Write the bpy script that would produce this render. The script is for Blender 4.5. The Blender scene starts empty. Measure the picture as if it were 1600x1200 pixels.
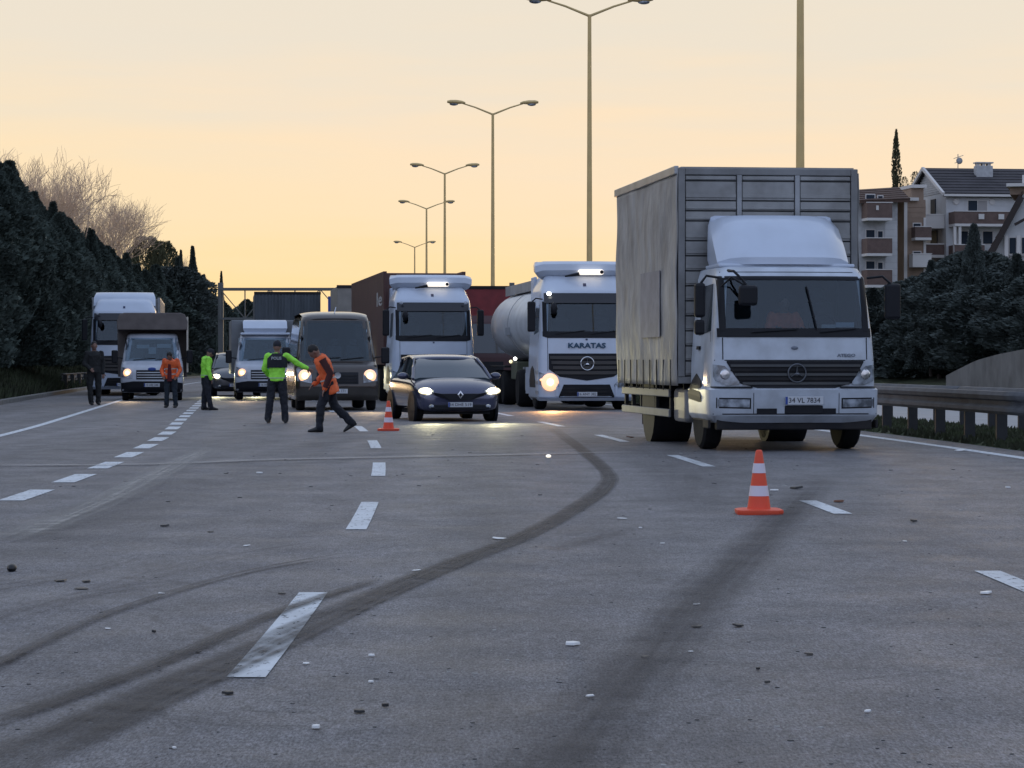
import bpy, bmesh, math, random
import numpy as np
from mathutils import Vector, Matrix
R = math.radians
rnd = random.Random(7)
sc = bpy.context.scene
COL = sc.collection

# ------------------------------------------------------------------ camera, sky, sun, exposure
F, HZ, CH = 4200.0, 565.0, 1.25          # focal length in photo pixels, horizon row, camera height
cd = bpy.data.cameras.new('camera'); cam = bpy.data.objects.new('camera', cd); COL.objects.link(cam)
cam.location = (0, 0, CH); cam.rotation_euler = (R(90) - math.atan((600 - HZ) / F), 0, 0)
cd.lens = F / 1600 * 36; cd.sensor_width = 36; cd.clip_start = .5; cd.clip_end = 6000
cd.dof.use_dof = False
sc.camera = cam
sc.view_settings.view_transform = 'Standard'; sc.view_settings.look = 'None'
sc.view_settings.exposure = 0.0; sc.view_settings.gamma = 1; sc.view_settings.use_curve_mapping = False

W = bpy.data.worlds.new('World'); sc.world = W; W.use_nodes = True
def build_world():
    nt = W.node_tree; N = nt.nodes; L = nt.links
    for n in list(N): N.remove(n)
    out = N.new('ShaderNodeOutputWorld'); bg = N.new('ShaderNodeBackground')
    tc = N.new('ShaderNodeTexCoord'); sp = N.new('ShaderNodeSeparateXYZ'); L.new(tc.outputs['Generated'], sp.inputs[0])
    def math_(op, a, b=None):
        m = N.new('ShaderNodeMath'); m.operation = op
        for i, v in enumerate((a, b)):
            if v is None: continue
            if isinstance(v, (int, float)): m.inputs[i].default_value = v
            else: L.new(v, m.inputs[i])
        return m.outputs[0]
    def ramp(fac, stops):
        r = N.new('ShaderNodeValToRGB'); r.color_ramp.interpolation = 'EASE'
        e = r.color_ramp.elements
        while len(e) < len(stops): e.new(.5)
        for i, (p, c) in enumerate(stops): e[i].position = p; e[i].color = (*c, 1)
        L.new(fac, r.inputs[0]); return r.outputs[0]
    # streaks of thin cloud, only a slight change of the height looked up
    mp = N.new('ShaderNodeMapping'); mp.inputs['Scale'].default_value = (5, 5, 48); L.new(tc.outputs['Generated'], mp.inputs[0])
    nz = N.new('ShaderNodeTexNoise'); nz.inputs['Scale'].default_value = 2.2; nz.inputs['Detail'].default_value = 6
    L.new(mp.outputs[0], nz.inputs[0])
    el = math_('MAXIMUM', sp.outputs[2], 0.0)
    fac = math_('POWER', el, .5)
    fac = math_('ADD', fac, math_('MULTIPLY', math_('SUBTRACT', nz.outputs[0], .5), .10))
    sunside = ramp(fac, [(0, (1.05, .68, .30)), (.15, (1.03, .72, .38)), (.25, (.95, .74, .48)), (.365, (.80, .72, .575)),
                         (.55, (.66, .70, .74)), (1, (.47, .60, .86))])
    anti = ramp(fac, [(0, (.54, .57, .72)), (.25, (.60, .67, .90)), (.5, (.56, .68, .98)), (1, (.47, .60, .86))])
    az = math_('ADD', math_('MULTIPLY', sp.outputs[1], .5), .5)
    az = ramp(az, [(.3, (0, 0, 0)), (.9, (1, 1, 1))])
    mx = N.new('ShaderNodeMix'); mx.data_type = 'RGBA'
    L.new(az, mx.inputs[0]); L.new(anti, mx.inputs[6]); L.new(sunside, mx.inputs[7])
    sky = N.new('ShaderNodeTexSky'); sky.sky_type = 'NISHITA'; sky.sun_disc = False
    sky.sun_elevation = R(2.5); sky.sun_rotation = R(8); sky.dust_density = 2
    scl = N.new('ShaderNodeVectorMath'); scl.operation = 'SCALE'; scl.inputs[3].default_value = .05
    L.new(sky.outputs[0], scl.inputs[0])
    mn = N.new('ShaderNodeVectorMath'); mn.operation = 'MINIMUM'; mn.inputs[1].default_value = (.1, .1, .1); L.new(scl.outputs[0], mn.inputs[0])
    ad = N.new('ShaderNodeVectorMath'); ad.operation = 'MULTIPLY_ADD'; L.new(mx.outputs[2], ad.inputs[0])
    ad.inputs[1].default_value = (.95, .93, .93); L.new(mn.outputs[0], ad.inputs[2])
    L.new(ad.outputs[0], bg.inputs[0]); bg.inputs[1].default_value = 1.0
    L.new(bg.outputs[0], out.inputs[0])
build_world()
sl = bpy.data.lights.new('sun', 'SUN'); sun = bpy.data.objects.new('sun', sl); COL.objects.link(sun)
sl.energy = .35; sl.angle = R(8); sl.color = (1, .68, .36)
sun.rotation_euler = Vector((-math.sin(R(8)), -math.cos(R(8)), -math.tan(R(2.5)))).to_track_quat('-Z', 'Y').to_euler()

# ------------------------------------------------------------------ materials
MATS = {}
def mat(name, col, rough=.6, metal=0, var=0, vscale=3, bump=0, bscale=20, dirt=0, dirtz=None, spec=.5, coat=0, emit=None, estr=0, col2=None, stretch=(1, 1, 1), trans=0):
    if name in MATS: return MATS[name]
    m = bpy.data.materials.new(name); m.use_nodes = True; MATS[name] = m
    nt = m.node_tree; N = nt.nodes; L = nt.links; b = N['Principled BSDF']
    b.inputs['Base Color'].default_value = (*col, 1); b.inputs['Roughness'].default_value = rough; b.inputs['Metallic'].default_value = metal
    b.inputs['Specular IOR Level'].default_value = spec; b.inputs['Coat Weight'].default_value = coat; b.inputs['Coat Roughness'].default_value = .08
    if trans: b.inputs['Transmission Weight'].default_value = trans
    if emit: b.inputs['Emission Color'].default_value = (*emit, 1); b.inputs['Emission Strength'].default_value = estr
    tc = N.new('ShaderNodeTexCoord'); mp = N.new('ShaderNodeMapping'); mp.inputs['Scale'].default_value = stretch
    L.new(tc.outputs['Object'], mp.inputs[0])
    def noise(s, d=5):
        n = N.new('ShaderNodeTexNoise'); n.inputs['Scale'].default_value = s; n.inputs['Detail'].default_value = d
        L.new(mp.outputs[0], n.inputs['Vector']); return n.outputs[0]
    src = None
    if var or col2:
        mx = N.new('ShaderNodeMix'); mx.data_type = 'RGBA'
        r = N.new('ShaderNodeMapRange'); r.inputs[1].default_value = .35; r.inputs[2].default_value = .65
        L.new(noise(vscale), r.inputs[0]); L.new(r.outputs[0], mx.inputs[0])
        c2 = col2 if col2 else tuple(c * (1 - var) for c in col)
        mx.inputs[6].default_value = (*c2, 1); mx.inputs[7].default_value = (*col, 1); src = mx.outputs[2]
    if dirt:
        mx = N.new('ShaderNodeMix'); mx.data_type = 'RGBA'
        if src: L.new(src, mx.inputs[6])
        else: mx.inputs[6].default_value = (*col, 1)
        mx.inputs[7].default_value = (.085, .075, .065, 1)
        n = noise(2.3, 8); r = N.new('ShaderNodeMapRange'); r.inputs[1].default_value = .4; r.inputs[2].default_value = .75; r.inputs[4].default_value = dirt
        L.new(n, r.inputs[0]); f = r.outputs[0]
        if dirtz:
            sp = N.new('ShaderNodeSeparateXYZ'); L.new(tc.outputs['Object'], sp.inputs[0])
            r2 = N.new('ShaderNodeMapRange'); r2.inputs[1].default_value = dirtz; r2.inputs[2].default_value = 0; r2.inputs[4].default_value = dirt
            L.new(sp.outputs[2], r2.inputs[0])
            a = N.new('ShaderNodeMath'); a.use_clamp = True; L.new(f, a.inputs[0]); L.new(r2.outputs[0], a.inputs[1]); f = a.outputs[0]
        L.new(f, mx.inputs[0]); src = mx.outputs[2]
    if src: L.new(src, b.inputs['Base Color'])
    if bump:
        bp = N.new('ShaderNodeBump'); bp.inputs['Strength'].default_value = 1; bp.inputs['Distance'].default_value = bump
        L.new(noise(bscale), bp.inputs['Height']); L.new(bp.outputs[0], b.inputs['Normal'])
    return m
white = mat('white_paint', (.53, .58, .65), .35, var=.08, vscale=4, dirt=.42, dirtz=1.0, coat=.3)
white2 = mat('white_paint_clean', (.53, .59, .69), .3, dirt=.1, coat=.4)
black = mat('black_plastic', (.009, .010, .014), .5, dirt=.04, spec=.25)
dark = mat('dark_chassis', (.014, .014, .017), .7, dirt=.25, spec=.25)
rubber = mat('tyre_rubber', (.012, .012, .013), .85, dirt=.2, spec=.2)
steel = mat('steel', (.42, .43, .45), .42, metal=.8, dirt=.3)
chrome = mat('chrome', (.7, .7, .72), .18, metal=1)
greymetal = mat('grey_metal', (.38, .39, .40), .55, metal=.3, dirt=.4, var=.2)
interior = mat('cab_interior', (.02, .021, .024), .8)
seatm = mat('seat_fabric', (.045, .05, .06), .9)
lampoff = mat('lamp_glass', (.42, .46, .52), .12, var=.75, vscale=7, coat=1)
amber = mat('amber_lens', (.6, .2, .03), .3)
tarp = mat('grey_tarp', (.40, .39, .375), .6, col2=(.26, .255, .25), vscale=1.5, bump=.06, bscale=2.4, dirt=.5, dirtz=1.5, stretch=(1, 1, .7))
slat_m = mat('alu_slat', (.36, .36, .355), .5, metal=.35, dirt=.5, var=.25, vscale=2)
plate_m = mat('plate_white', (.55, .57, .60), .5, dirt=.25)
plate_ink = mat('plate_ink', (.02, .02, .03), .6)
blue_m = mat('sign_blue', (.02, .06, .28), .5)
def glass_mat(name, tint, rough=.04, refl=.10):
    m = bpy.data.materials.new(name); m.use_nodes = True; N = m.node_tree.nodes; L = m.node_tree.links
    for n in list(N): N.remove(n)
    o = N.new('ShaderNodeOutputMaterial'); t = N.new('ShaderNodeBsdfTransparent'); t.inputs[0].default_value = (*tint, 1)
    g = N.new('ShaderNodeBsdfGlossy'); g.inputs['Roughness'].default_value = rough; g.inputs[0].default_value = (.9, .95, 1, 1)
    fr = N.new('ShaderNodeFresnel'); fr.inputs[0].default_value = 1.5
    a = N.new('ShaderNodeMath'); a.inputs[1].default_value = refl - .04; a.use_clamp = True; L.new(fr.outputs[0], a.inputs[0])
    mx = N.new('ShaderNodeMixShader'); L.new(a.outputs[0], mx.inputs[0]); L.new(t.outputs[0], mx.inputs[1]); L.new(g.outputs[0], mx.inputs[2])
    L.new(mx.outputs[0], o.inputs[0]); return m
glass = glass_mat('windscreen_glass', (.62, .70, .74), refl=.045)
def emis(name, col, s):
    m = bpy.data.materials.new(name); m.use_nodes = True; N = m.node_tree.nodes; b = N['Principled BSDF']
    b.inputs['Base Color'].default_value = (.8, .8, .8, 1); b.inputs['Emission Color'].default_value = (*col, 1); b.inputs['Emission Strength'].default_value = s
    return m
lit_white = emis('headlight_lit', (1, .93, .62), 16)
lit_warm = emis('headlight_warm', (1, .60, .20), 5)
lit_halo = emis('lamp_glow', (1, .47, .14), 1.2)  # emissive orange, mainly for the painted glow around headlight bulbs
lit_halo_w = emis('lamp_glow_pale', (1, .85, .45), 1.3)  # paler emissive colour, mainly for the painted glow around bulbs
lit_small = emis('marker_lit', (1, 1, .93), 6)
lit_box = emis('roof_lightbox', (1, .86, .7), 1.15)

# ------------------------------------------------------------------ mesh helpers
def tag(o, label=None, cat=None, group=None, kind=None):
    for k, v in (('label', label), ('category', cat), ('group', group), ('kind', kind)):
        if v: o[k] = v
    return o
def empty(name, loc, rz=0, **kw):
    o = bpy.data.objects.new(name, None); COL.objects.link(o); o.location = loc; o.rotation_euler = (0, 0, rz); o.empty_display_size = .3
    return tag(o, **kw)
class MB:
    def __init__(s): s.v = []; s.f = []
    def add(s, v, f):
        n = len(s.v); s.v += [tuple(p) for p in v]; s.f += [tuple(i + n for i in q) for q in f]; return s
    def box(s, x0, x1, y0, y1, z0, z1, M=None):
        v = [(x, y, z) for z in (z0, z1) for y in (y0, y1) for x in (x0, x1)]
        if M: v = [tuple(M @ Vector(p)) for p in v]
        return s.add(v, [(0, 2, 3, 1), (4, 5, 7, 6), (0, 1, 5, 4), (2, 6, 7, 3), (0, 4, 6, 2), (1, 3, 7, 5)])
    def bar(s, a, b, w, h=None):
        a = Vector(a); b = Vector(b); d = (b - a); l = d.length; h = h or w
        M = Matrix.Translation(a) @ d.to_track_quat('Y', 'Z').to_matrix().to_4x4()
        return s.box(-w / 2, w / 2, 0, l, -h / 2, h / 2, M)
    def tube(s, pts, rad, n=8, flat=1.0, cap=True):
        pts = [Vector(p) for p in pts]
        if not isinstance(rad, (list, tuple)): rad = [rad] * len(pts)
        v = []; f = []
        for i, p in enumerate(pts):
            t = (pts[min(i + 1, len(pts) - 1)] - pts[max(i - 1, 0)]).normalized()
            u = t.cross(Vector((0, 1, 0)) if abs(t.y) < .9 else Vector((1, 0, 0))).normalized(); w = t.cross(u)
            for k in range(n):
                a = 2 * math.pi * k / n; v.append(p + u * math.cos(a) * rad[i] + w * math.sin(a) * rad[i] * flat)
        for i in range(len(pts) - 1):
            for k in range(n): f.append((i * n + k, i * n + (k + 1) % n, (i + 1) * n + (k + 1) % n, (i + 1) * n + k))
        if cap: f.append(tuple(range(n))); f.append(tuple(reversed(range((len(pts) - 1) * n, len(pts) * n))))
        return s.add(v, f)
    def rings(s, rings, cap=True, closed=True):
        n = len(rings[0]); v = [p for r in rings for p in r]; f = []
        for i in range(len(rings) - 1):
            for k in range(n if closed else n - 1): f.append((i * n + k, i * n + (k + 1) % n, (i + 1) * n + (k + 1) % n, (i + 1) * n + k))
        if cap: f.append(tuple(range(n))); f.append(tuple(reversed(range((len(rings) - 1) * n, len(rings) * n))))
        return s.add(v, f)
    def lathe(s, prof, c=(0, 0, 0), axis='z', n=20):
        rr = []
        for r, h in prof:
            ring = []
            for k in range(n):
                a = 2 * math.pi * k / n; x, y = math.cos(a) * r, math.sin(a) * r
                p = (x, y, h) if axis == 'z' else ((h, x, y) if axis == 'x' else (x, h, y))
                ring.append((p[0] + c[0], p[1] + c[1], p[2] + c[2]))
            rr.append(ring)
        return s.rings(rr)
    def ell(s, c, r, n=12, m=8, M=None):
        rr = []
        for i in range(m + 1):
            t = math.pi * (i + .02) / (m + .04); ring = []
            for k in range(n):
                a = 2 * math.pi * k / n
                p = Vector((r[0] * math.sin(t) * math.cos(a), r[1] * math.sin(t) * math.sin(a), r[2] * math.cos(t)))
                if M: p = M @ p
                ring.append(p + Vector(c))
            rr.append(ring)
        return s.rings(rr)
    def build(s, name, m, parent=None, smooth=False, bevel=0, seg=2, **kw):
        me = bpy.data.meshes.new(name); me.from_pydata(s.v, [], s.f)
        bm = bmesh.new(); bm.from_mesh(me); bmesh.ops.recalc_face_normals(bm, faces=bm.faces); bm.to_mesh(me); bm.free()
        if m: me.materials.append(m)
        o = bpy.data.objects.new(name, me); COL.objects.link(o)
        if parent: o.parent = parent
        if bevel:
            b = o.modifiers.new('bevel', 'BEVEL'); b.width = bevel; b.segments = seg; b.limit_method = 'ANGLE'; b.angle_limit = R(35)
        if smooth:
            for p in me.polygons: p.use_smooth = True
            try: me.set_sharp_from_angle(angle=R(38))
            except Exception: pass
        return tag(o, **kw)
def box(name, b, m, parent=None, bevel=.012, **kw): return MB().box(*b).build(name, m, parent, bevel=bevel, **kw)
def tube(name, pts, r, m, parent=None, n=8, **kw): return MB().tube(pts, r, n).build(name, m, parent, smooth=True, **kw)
def text(name, s, size, m, parent, loc, rot=(R(90), 0, 0), extrude=.004, shear=0, bold=0, sx=1, **kw):
    cu = bpy.data.curves.new(name, 'FONT'); cu.body = s; cu.size = size; cu.extrude = extrude; cu.align_x = 'CENTER'; cu.align_y = 'CENTER'; cu.shear = shear; cu.offset = bold; cu.resolution_u = 2
    t = bpy.data.objects.new('tmp', cu); me = bpy.data.meshes.new_from_object(t); bpy.data.objects.remove(t)
    me.materials.clear(); me.materials.append(m)
    o = bpy.data.objects.new(name, me); COL.objects.link(o); o.parent = parent; o.location = loc; o.rotation_euler = rot; o.scale = (sx, 1, 1)
    return tag(o, **kw)
def copy_tree(o, parent=None):
    c = o.copy(); COL.objects.link(c)
    if parent: c.parent = parent
    for ch in list(o.children): copy_tree(ch, c)
    return c

# road geometry -----------------------------------------------------
def cx(y):
    def sl_(t):
        if t < 10: return 0
        if t < 55: return -.0022 * (t - 10)
        if t < 100: return -.099
        if t < 180: return -.099 + .049 * (t - 100) / 80
        return -.05
    if y <= 10: return 0
    # closed forms
    if y <= 55: return -.0011 * (y - 10) ** 2
    r = -.0011 * 45 ** 2
    if y <= 100: return r - .099 * (y - 55)
    r -= .099 * 45
    if y <= 180: return r - .099 * (y - 100) + .049 * (y - 100) ** 2 / 160
    r += -.099 * 80 + .049 * 40
    return r - .05 * (y - 180)
def gp(px, py, z=0):
    d = F * (CH - z) / (py - HZ); return Vector(((px - 800) / F * d, d, z))
def at(px, d): return (px - 800) / F * d
def hz(py, d): return CH + (HZ - py) * d / F
ROWS = list(np.arange(-10, 60, 1.5)) + list(np.arange(60, 200, 5)) + list(np.arange(200, 620, 20))
def ribbon(o0, o1, z, name, m, parent=None, rows=None, z1=None, **kw):
    v = []; f = []
    rows = rows or ROWS
    for y in rows: v += [(cx(y) + o0, y, z), (cx(y) + o1, y, z if z1 is None else z1)]
    for i in range(len(rows) - 1): f.append((2 * i, 2 * i + 1, 2 * i + 3, 2 * i + 2))
    return MB().add(v, f).build(name, m, parent, **kw)

# ground sheet with bank on the left and a hillside on the right
def ground_z(off, y):
    if off < -10.6: 
        z = 1.15 * min(1, (-10.6 - off) / 3.0)
        if off < -16: z += min(4, (-16 - off) * .08)
        return z - .02
    if off <= 8.0: return -.04
    if off < 10.5: return .03
    if off < 22.5: return -.04
    t = min(1, (off - 22.5) / 34); return .1 + 7.5 * t * t * (3 - 2 * t) + max(0, off - 56) * .03
def build_ground():
    offs = [-900, -300, -120, -60, -40, -28, -20, -16, -14, -13, -12, -11.3, -10.8, -10.6, -10.4, -8, -4, 0, 4, 7.6, 7.95, 8.1, 8.6, 9.5, 10.3, 10.5, 10.7, 14, 18, 22.3, 22.5, 23, 25, 28, 32, 36, 42, 50, 60, 80, 120, 300, 900]
    rows = [-60, -30] + ROWS + [800, 1200, 2500]
    v = []; f = []; n = len(offs)
    for y in rows:
        for o in offs:
            amp = .12 if (o < -11.5 or o > 24) else 0
            v.append((cx(y) + o, y, ground_z(o, y) + amp * math.sin(o * 3.1 + y * .7) * math.cos(y * .31 + o)))
    for i in range(len(rows) - 1):
        for k in range(n - 1): f.append((i * n + k, i * n + k + 1, (i + 1) * n + k + 1, (i + 1) * n + k))
    gm = mat('ground_grass', (.055, .075, .03), .95, col2=(.035, .04, .022), vscale=1.2, bump=.1, bscale=5)
    MB().add(v, f).build('ground', gm, kind='structure', smooth=True)
build_ground()

def asphalt():
    m = bpy.data.materials.new('asphalt'); m.use_nodes = True; N = m.node_tree.nodes; L = m.node_tree.links; b = N['Principled BSDF']
    tc = N.new('ShaderNodeTexCoord')
    def noise(scale, det=6, st=(1, 1, 1), rough=.5):
        mp = N.new('ShaderNodeMapping'); mp.inputs['Scale'].default_value = st; L.new(tc.outputs['Object'], mp.inputs[0])
        n = N.new('ShaderNodeTexNoise'); n.inputs['Scale'].default_value = scale; n.inputs['Detail'].default_value = det; n.inputs['Roughness'].default_value = rough
        L.new(mp.outputs[0], n.inputs['Vector']); return n.outputs[0]
    def mr(s, a, b_, c, d):
        r = N.new('ShaderNodeMapRange'); 
        for i, v in enumerate((a, b_, c, d)): r.inputs[i + 1].default_value = v
        L.new(s, r.inputs[0]); return r.outputs[0]
    def mul(a, b_):
        q = N.new('ShaderNodeMath'); q.operation = 'MULTIPLY'; L.new(a, q.inputs[0]); L.new(b_, q.inputs[1]); return q.outputs[0]
    fine = mr(noise(95, 4, (1, .2, 1), rough=.85), .35, .65, .32, 1.68)
    grit = mr(noise(22, 5, (1, .25, 1), rough=.7), .35, .65, .76, 1.24)
    mid = mr(noise(2.2, 6, (1, .4, 1)), .35, .65, .84, 1.16)
    lane = mr(noise(.55, 4, (1.6, .05, 1)), .35, .65, .86, 1.12)
    big = mr(noise(.09, 3, (1, .6, 1)), .35, .65, .9, 1.1)
    vo = N.new('ShaderNodeTexVoronoi'); vo.feature = 'DISTANCE_TO_EDGE'; vo.inputs['Scale'].default_value = .33
    nv = N.new('ShaderNodeTexNoise'); nv.inputs['Scale'].default_value = 2.5; nv.inputs['Detail'].default_value = 6; L.new(tc.outputs['Object'], nv.inputs['Vector'])
    av = N.new('ShaderNodeVectorMath'); av.operation = 'MULTIPLY_ADD'; L.new(nv.outputs['Color'], av.inputs[0]); av.inputs[1].default_value = (.7, .7, 0); L.new(tc.outputs['Object'], av.inputs[2]); L.new(av.outputs[0], vo.inputs['Vector'])
    crack = mr(vo.outputs['Distance'], .0, .006, .72, 1.0)
    v = mul(mul(mul(mul(mul(fine, grit), mid), lane), big), crack)
    h = N.new('ShaderNodeVectorMath'); h.operation = 'SCALE'; h.inputs[0].default_value = (.152, .149, .156); L.new(v, h.inputs[3])
    L.new(h.outputs[0], b.inputs['Base Color'])
    L.new(mr(noise(1.5, 4), .3, .7, .58, .75), b.inputs['Roughness'])
    b.inputs['Specular IOR Level'].default_value = .35
    bp = N.new('ShaderNodeBump'); bp.inputs['Distance'].default_value = .016; bp.inputs['Strength'].default_value = 1
    L.new(noise(24, 4, rough=.7), bp.inputs['Height']); L.new(bp.outputs[0], b.inputs['Normal'])
    return m
asph = asphalt()
road = ribbon(-10.3, 7.95, 0, 'road', asph, kind='structure')
road2 = ribbon(10.6, 22.2, 0, 'opposite_road', mat('asphalt_sky_sheen', (.30, .31, .32), .75, var=.15, vscale=1), kind='structure')  # grazing sky sheen is put into this paler base colour
ribbon(-10.6, -10.3, .12, 'left_kerb', mat('kerb_concrete', (.2, .2, .19), .85, var=.3), kind='structure')
ribbon(-10.3, -10.296, .0, 'kerb_face', MATS['kerb_concrete'], z1=.12, kind='structure').hide_render = False
# painted lines
paint = mat('road_paint', (.66, .70, .73), .7, var=.15, vscale=6, dirt=.15)
def wear(m, sc_=22, lo=.30, hi=.40):
    N = m.node_tree.nodes; L = m.node_tree.links; b = N['Principled BSDF']; o = N['Material Output']
    tc = N.new('ShaderNodeTexCoord'); mp = N.new('ShaderNodeMapping'); mp.inputs['Scale'].default_value = (1, .35, 1); L.new(tc.outputs['Object'], mp.inputs[0])
    n = N.new('ShaderNodeTexNoise'); n.inputs['Scale'].default_value = sc_; n.inputs['Detail'].default_value = 8; n.inputs['Roughness'].default_value = .7; L.new(mp.outputs[0], n.inputs['Vector'])
    r = N.new('ShaderNodeMapRange'); r.inputs[1].default_value = lo; r.inputs[2].default_value = hi; L.new(n.outputs[0], r.inputs[0])
    t = N.new('ShaderNodeBsdfTransparent'); mx = N.new('ShaderNodeMixShader'); L.new(r.outputs[0], mx.inputs[0]); L.new(t.outputs[0], mx.inputs[1]); L.new(b.outputs[0], mx.inputs[2]); L.new(mx.outputs[0], o.inputs[0])
wear(paint, 22, .34, .44)
def off_strip(y0, y1, off, w, name='lane_dash', m=paint, n=4, z=.005, skew=0):
    v = []; f = []
    for i in range(n + 1):
        y = y0 + (y1 - y0) * i / n
        v += [(cx(y) + off - w / 2, y, z), (cx(y) + off + w / 2, y + skew, z)]
    for i in range(n): f.append((2 * i, 2 * i + 1, 2 * i + 3, 2 * i + 2))
    return MB().add(v, f).build(name, m, road)
off_strip(-5, 300, -7.25, .16, 'edge_line', n=150); off_strip(-5, 300, 7.28, .2, 'edge_line', n=150)
# middle line: pairs of (far row, near row) in the photo; then regular
for k in range(34):
    y0 = 10.6 + 9.35 * k; off_strip(y0, y0 + 3.9, -1.05, .155)
for k in range(34):
    y0 = 12.1 + 9.9 * k; off_strip(y0, y0 + (2.1 if k == 1 else 3.9), 2.87, .155)
for k in range(60):
    y0 = 2.38 + 3.62 * k; off_strip(y0, y0 + 2.05, -4.28 - .33 * max(0, min(1, (y0 - 27) / 26)), .24)
# pale construction joint across the carriageway
pale = mat('pale_joint', (.22, .215, .205), .8, var=.35, vscale=4)
pts = [gp(-40, 728), gp(230, 726), gp(420, 720), gp(700, 713), gp(985, 709)]
v = []; f = []
for i, p in enumerate(pts): v += [(p.x, p.y, .004), (p.x, p.y + .55, .004)]
for i in range(len(pts) - 1): f.append((2 * i, 2 * i + 2, 2 * i + 3, 2 * i + 1))
def soft_mat(name, col, amt, sc_=3.0, st=(1, 1, 1), soft=.12):
    """stain with torn edges: UV.x across the strip fades it out"""
    m = bpy.data.materials.new(name); m.use_nodes = True; N = m.node_tree.nodes; L = m.node_tree.links; b = N['Principled BSDF']; o = N['Material Output']
    b.inputs['Base Color'].default_value = (*col, 1); b.inputs['Roughness'].default_value = .7; b.inputs['Specular IOR Level'].default_value = .35
    uv = N.new('ShaderNodeUVMap'); sp = N.new('ShaderNodeSeparateXYZ'); L.new(uv.outputs[0], sp.inputs[0])
    def M(op, a, b_=None, c=False):
        q = N.new('ShaderNodeMath'); q.operation = op; q.use_clamp = c
        for i, x in enumerate((a, b_)):
            if x is None: continue
            if isinstance(x, (float, int)): q.inputs[i].default_value = x
            else: L.new(x, q.inputs[i])
        return q.outputs[0]
    ex = M('SUBTRACT', 1.0, M('ABSOLUTE', M('SUBTRACT', M('MULTIPLY', sp.outputs[0], 2.0), 1.0)))
    ey = M('SUBTRACT', 1.0, M('ABSOLUTE', M('SUBTRACT', M('MULTIPLY', sp.outputs[1], 2.0), 1.0)))
    tc = N.new('ShaderNodeTexCoord'); mp = N.new('ShaderNodeMapping'); mp.inputs['Scale'].default_value = st; L.new(tc.outputs['Object'], mp.inputs[0])
    nz = N.new('ShaderNodeTexNoise'); nz.inputs['Scale'].default_value = sc_; nz.inputs['Detail'].default_value = 7; L.new(mp.outputs[0], nz.inputs['Vector'])
    e = M('MULTIPLY', M('DIVIDE', ex, soft * 4, True), M('DIVIDE', ey, .25, True))
    r = N.new('ShaderNodeMapRange'); r.inputs[1].default_value = .25; r.inputs[2].default_value = .7; r.inputs[3].default_value = .35; L.new(nz.outputs[0], r.inputs[0])
    mu = N.new('ShaderNodeMapping'); mu.inputs['Scale'].default_value = (9, 5, 1); L.new(uv.outputs[0], mu.inputs[0])
    n2 = N.new('ShaderNodeTexNoise'); n2.inputs['Scale'].default_value = 1.0; n2.inputs['Detail'].default_value = 5; L.new(mu.outputs[0], n2.inputs['Vector'])
    r2 = N.new('ShaderNodeMapRange'); r2.inputs[1].default_value = .32; r2.inputs[2].default_value = .62; r2.inputs[3].default_value = .45; L.new(n2.outputs[0], r2.inputs[0])
    fac = M('MULTIPLY', M('MULTIPLY', M('MULTIPLY', e, r.outputs[0]), r2.outputs[0]), amt, True)
    t = N.new('ShaderNodeBsdfTransparent'); mx = N.new('ShaderNodeMixShader')
    L.new(fac, mx.inputs[0]); L.new(t.outputs[0], mx.inputs[1]); L.new(b.outputs[0], mx.inputs[2]); L.new(mx.outputs[0], o.inputs[0])
    return m
def stain(name, path, m, z, parent=road, n=10):
    """path: list of (px left, px right, py) rows in the photo, turned into ground points"""
    P = []
    for (a, b_, y) in path: P.append((gp(a, y), gp(b_, y)))
    v = []; f = []; uvs = []
    NN = len(P)
    for i, (a, b_) in enumerate(P):
        for k in range(n + 1):
            q = a.lerp(b_, k / n); v.append((q.x, q.y, z)); uvs.append((k / n, i / (NN - 1)))
    for i in range(NN - 1):
        for k in range(n): f.append((i * (n + 1) + k, i * (n + 1) + k + 1, (i + 1) * (n + 1) + k + 1, (i + 1) * (n + 1) + k))
    me = bpy.data.meshes.new(name); me.from_pydata(v, [], f); u = me.uv_layers.new(name='UVMap')
    for l in me.loops: u.data[l.index].uv = uvs[l.vertex_index]
    me.materials.append(m); o = bpy.data.objects.new(name, me); COL.objects.link(o); o.parent = parent
    return o
skid_m = soft_mat('tyre_mark', (.045, .042, .042), 1.0, 5, soft=.10)
skid_soft = soft_mat('tyre_mark_soft', (.05, .05, .055), .55, 2.5, soft=.3)
pale_m = soft_mat('pale_dust', (.40, .385, .36), .8, 5, soft=.2)
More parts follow.
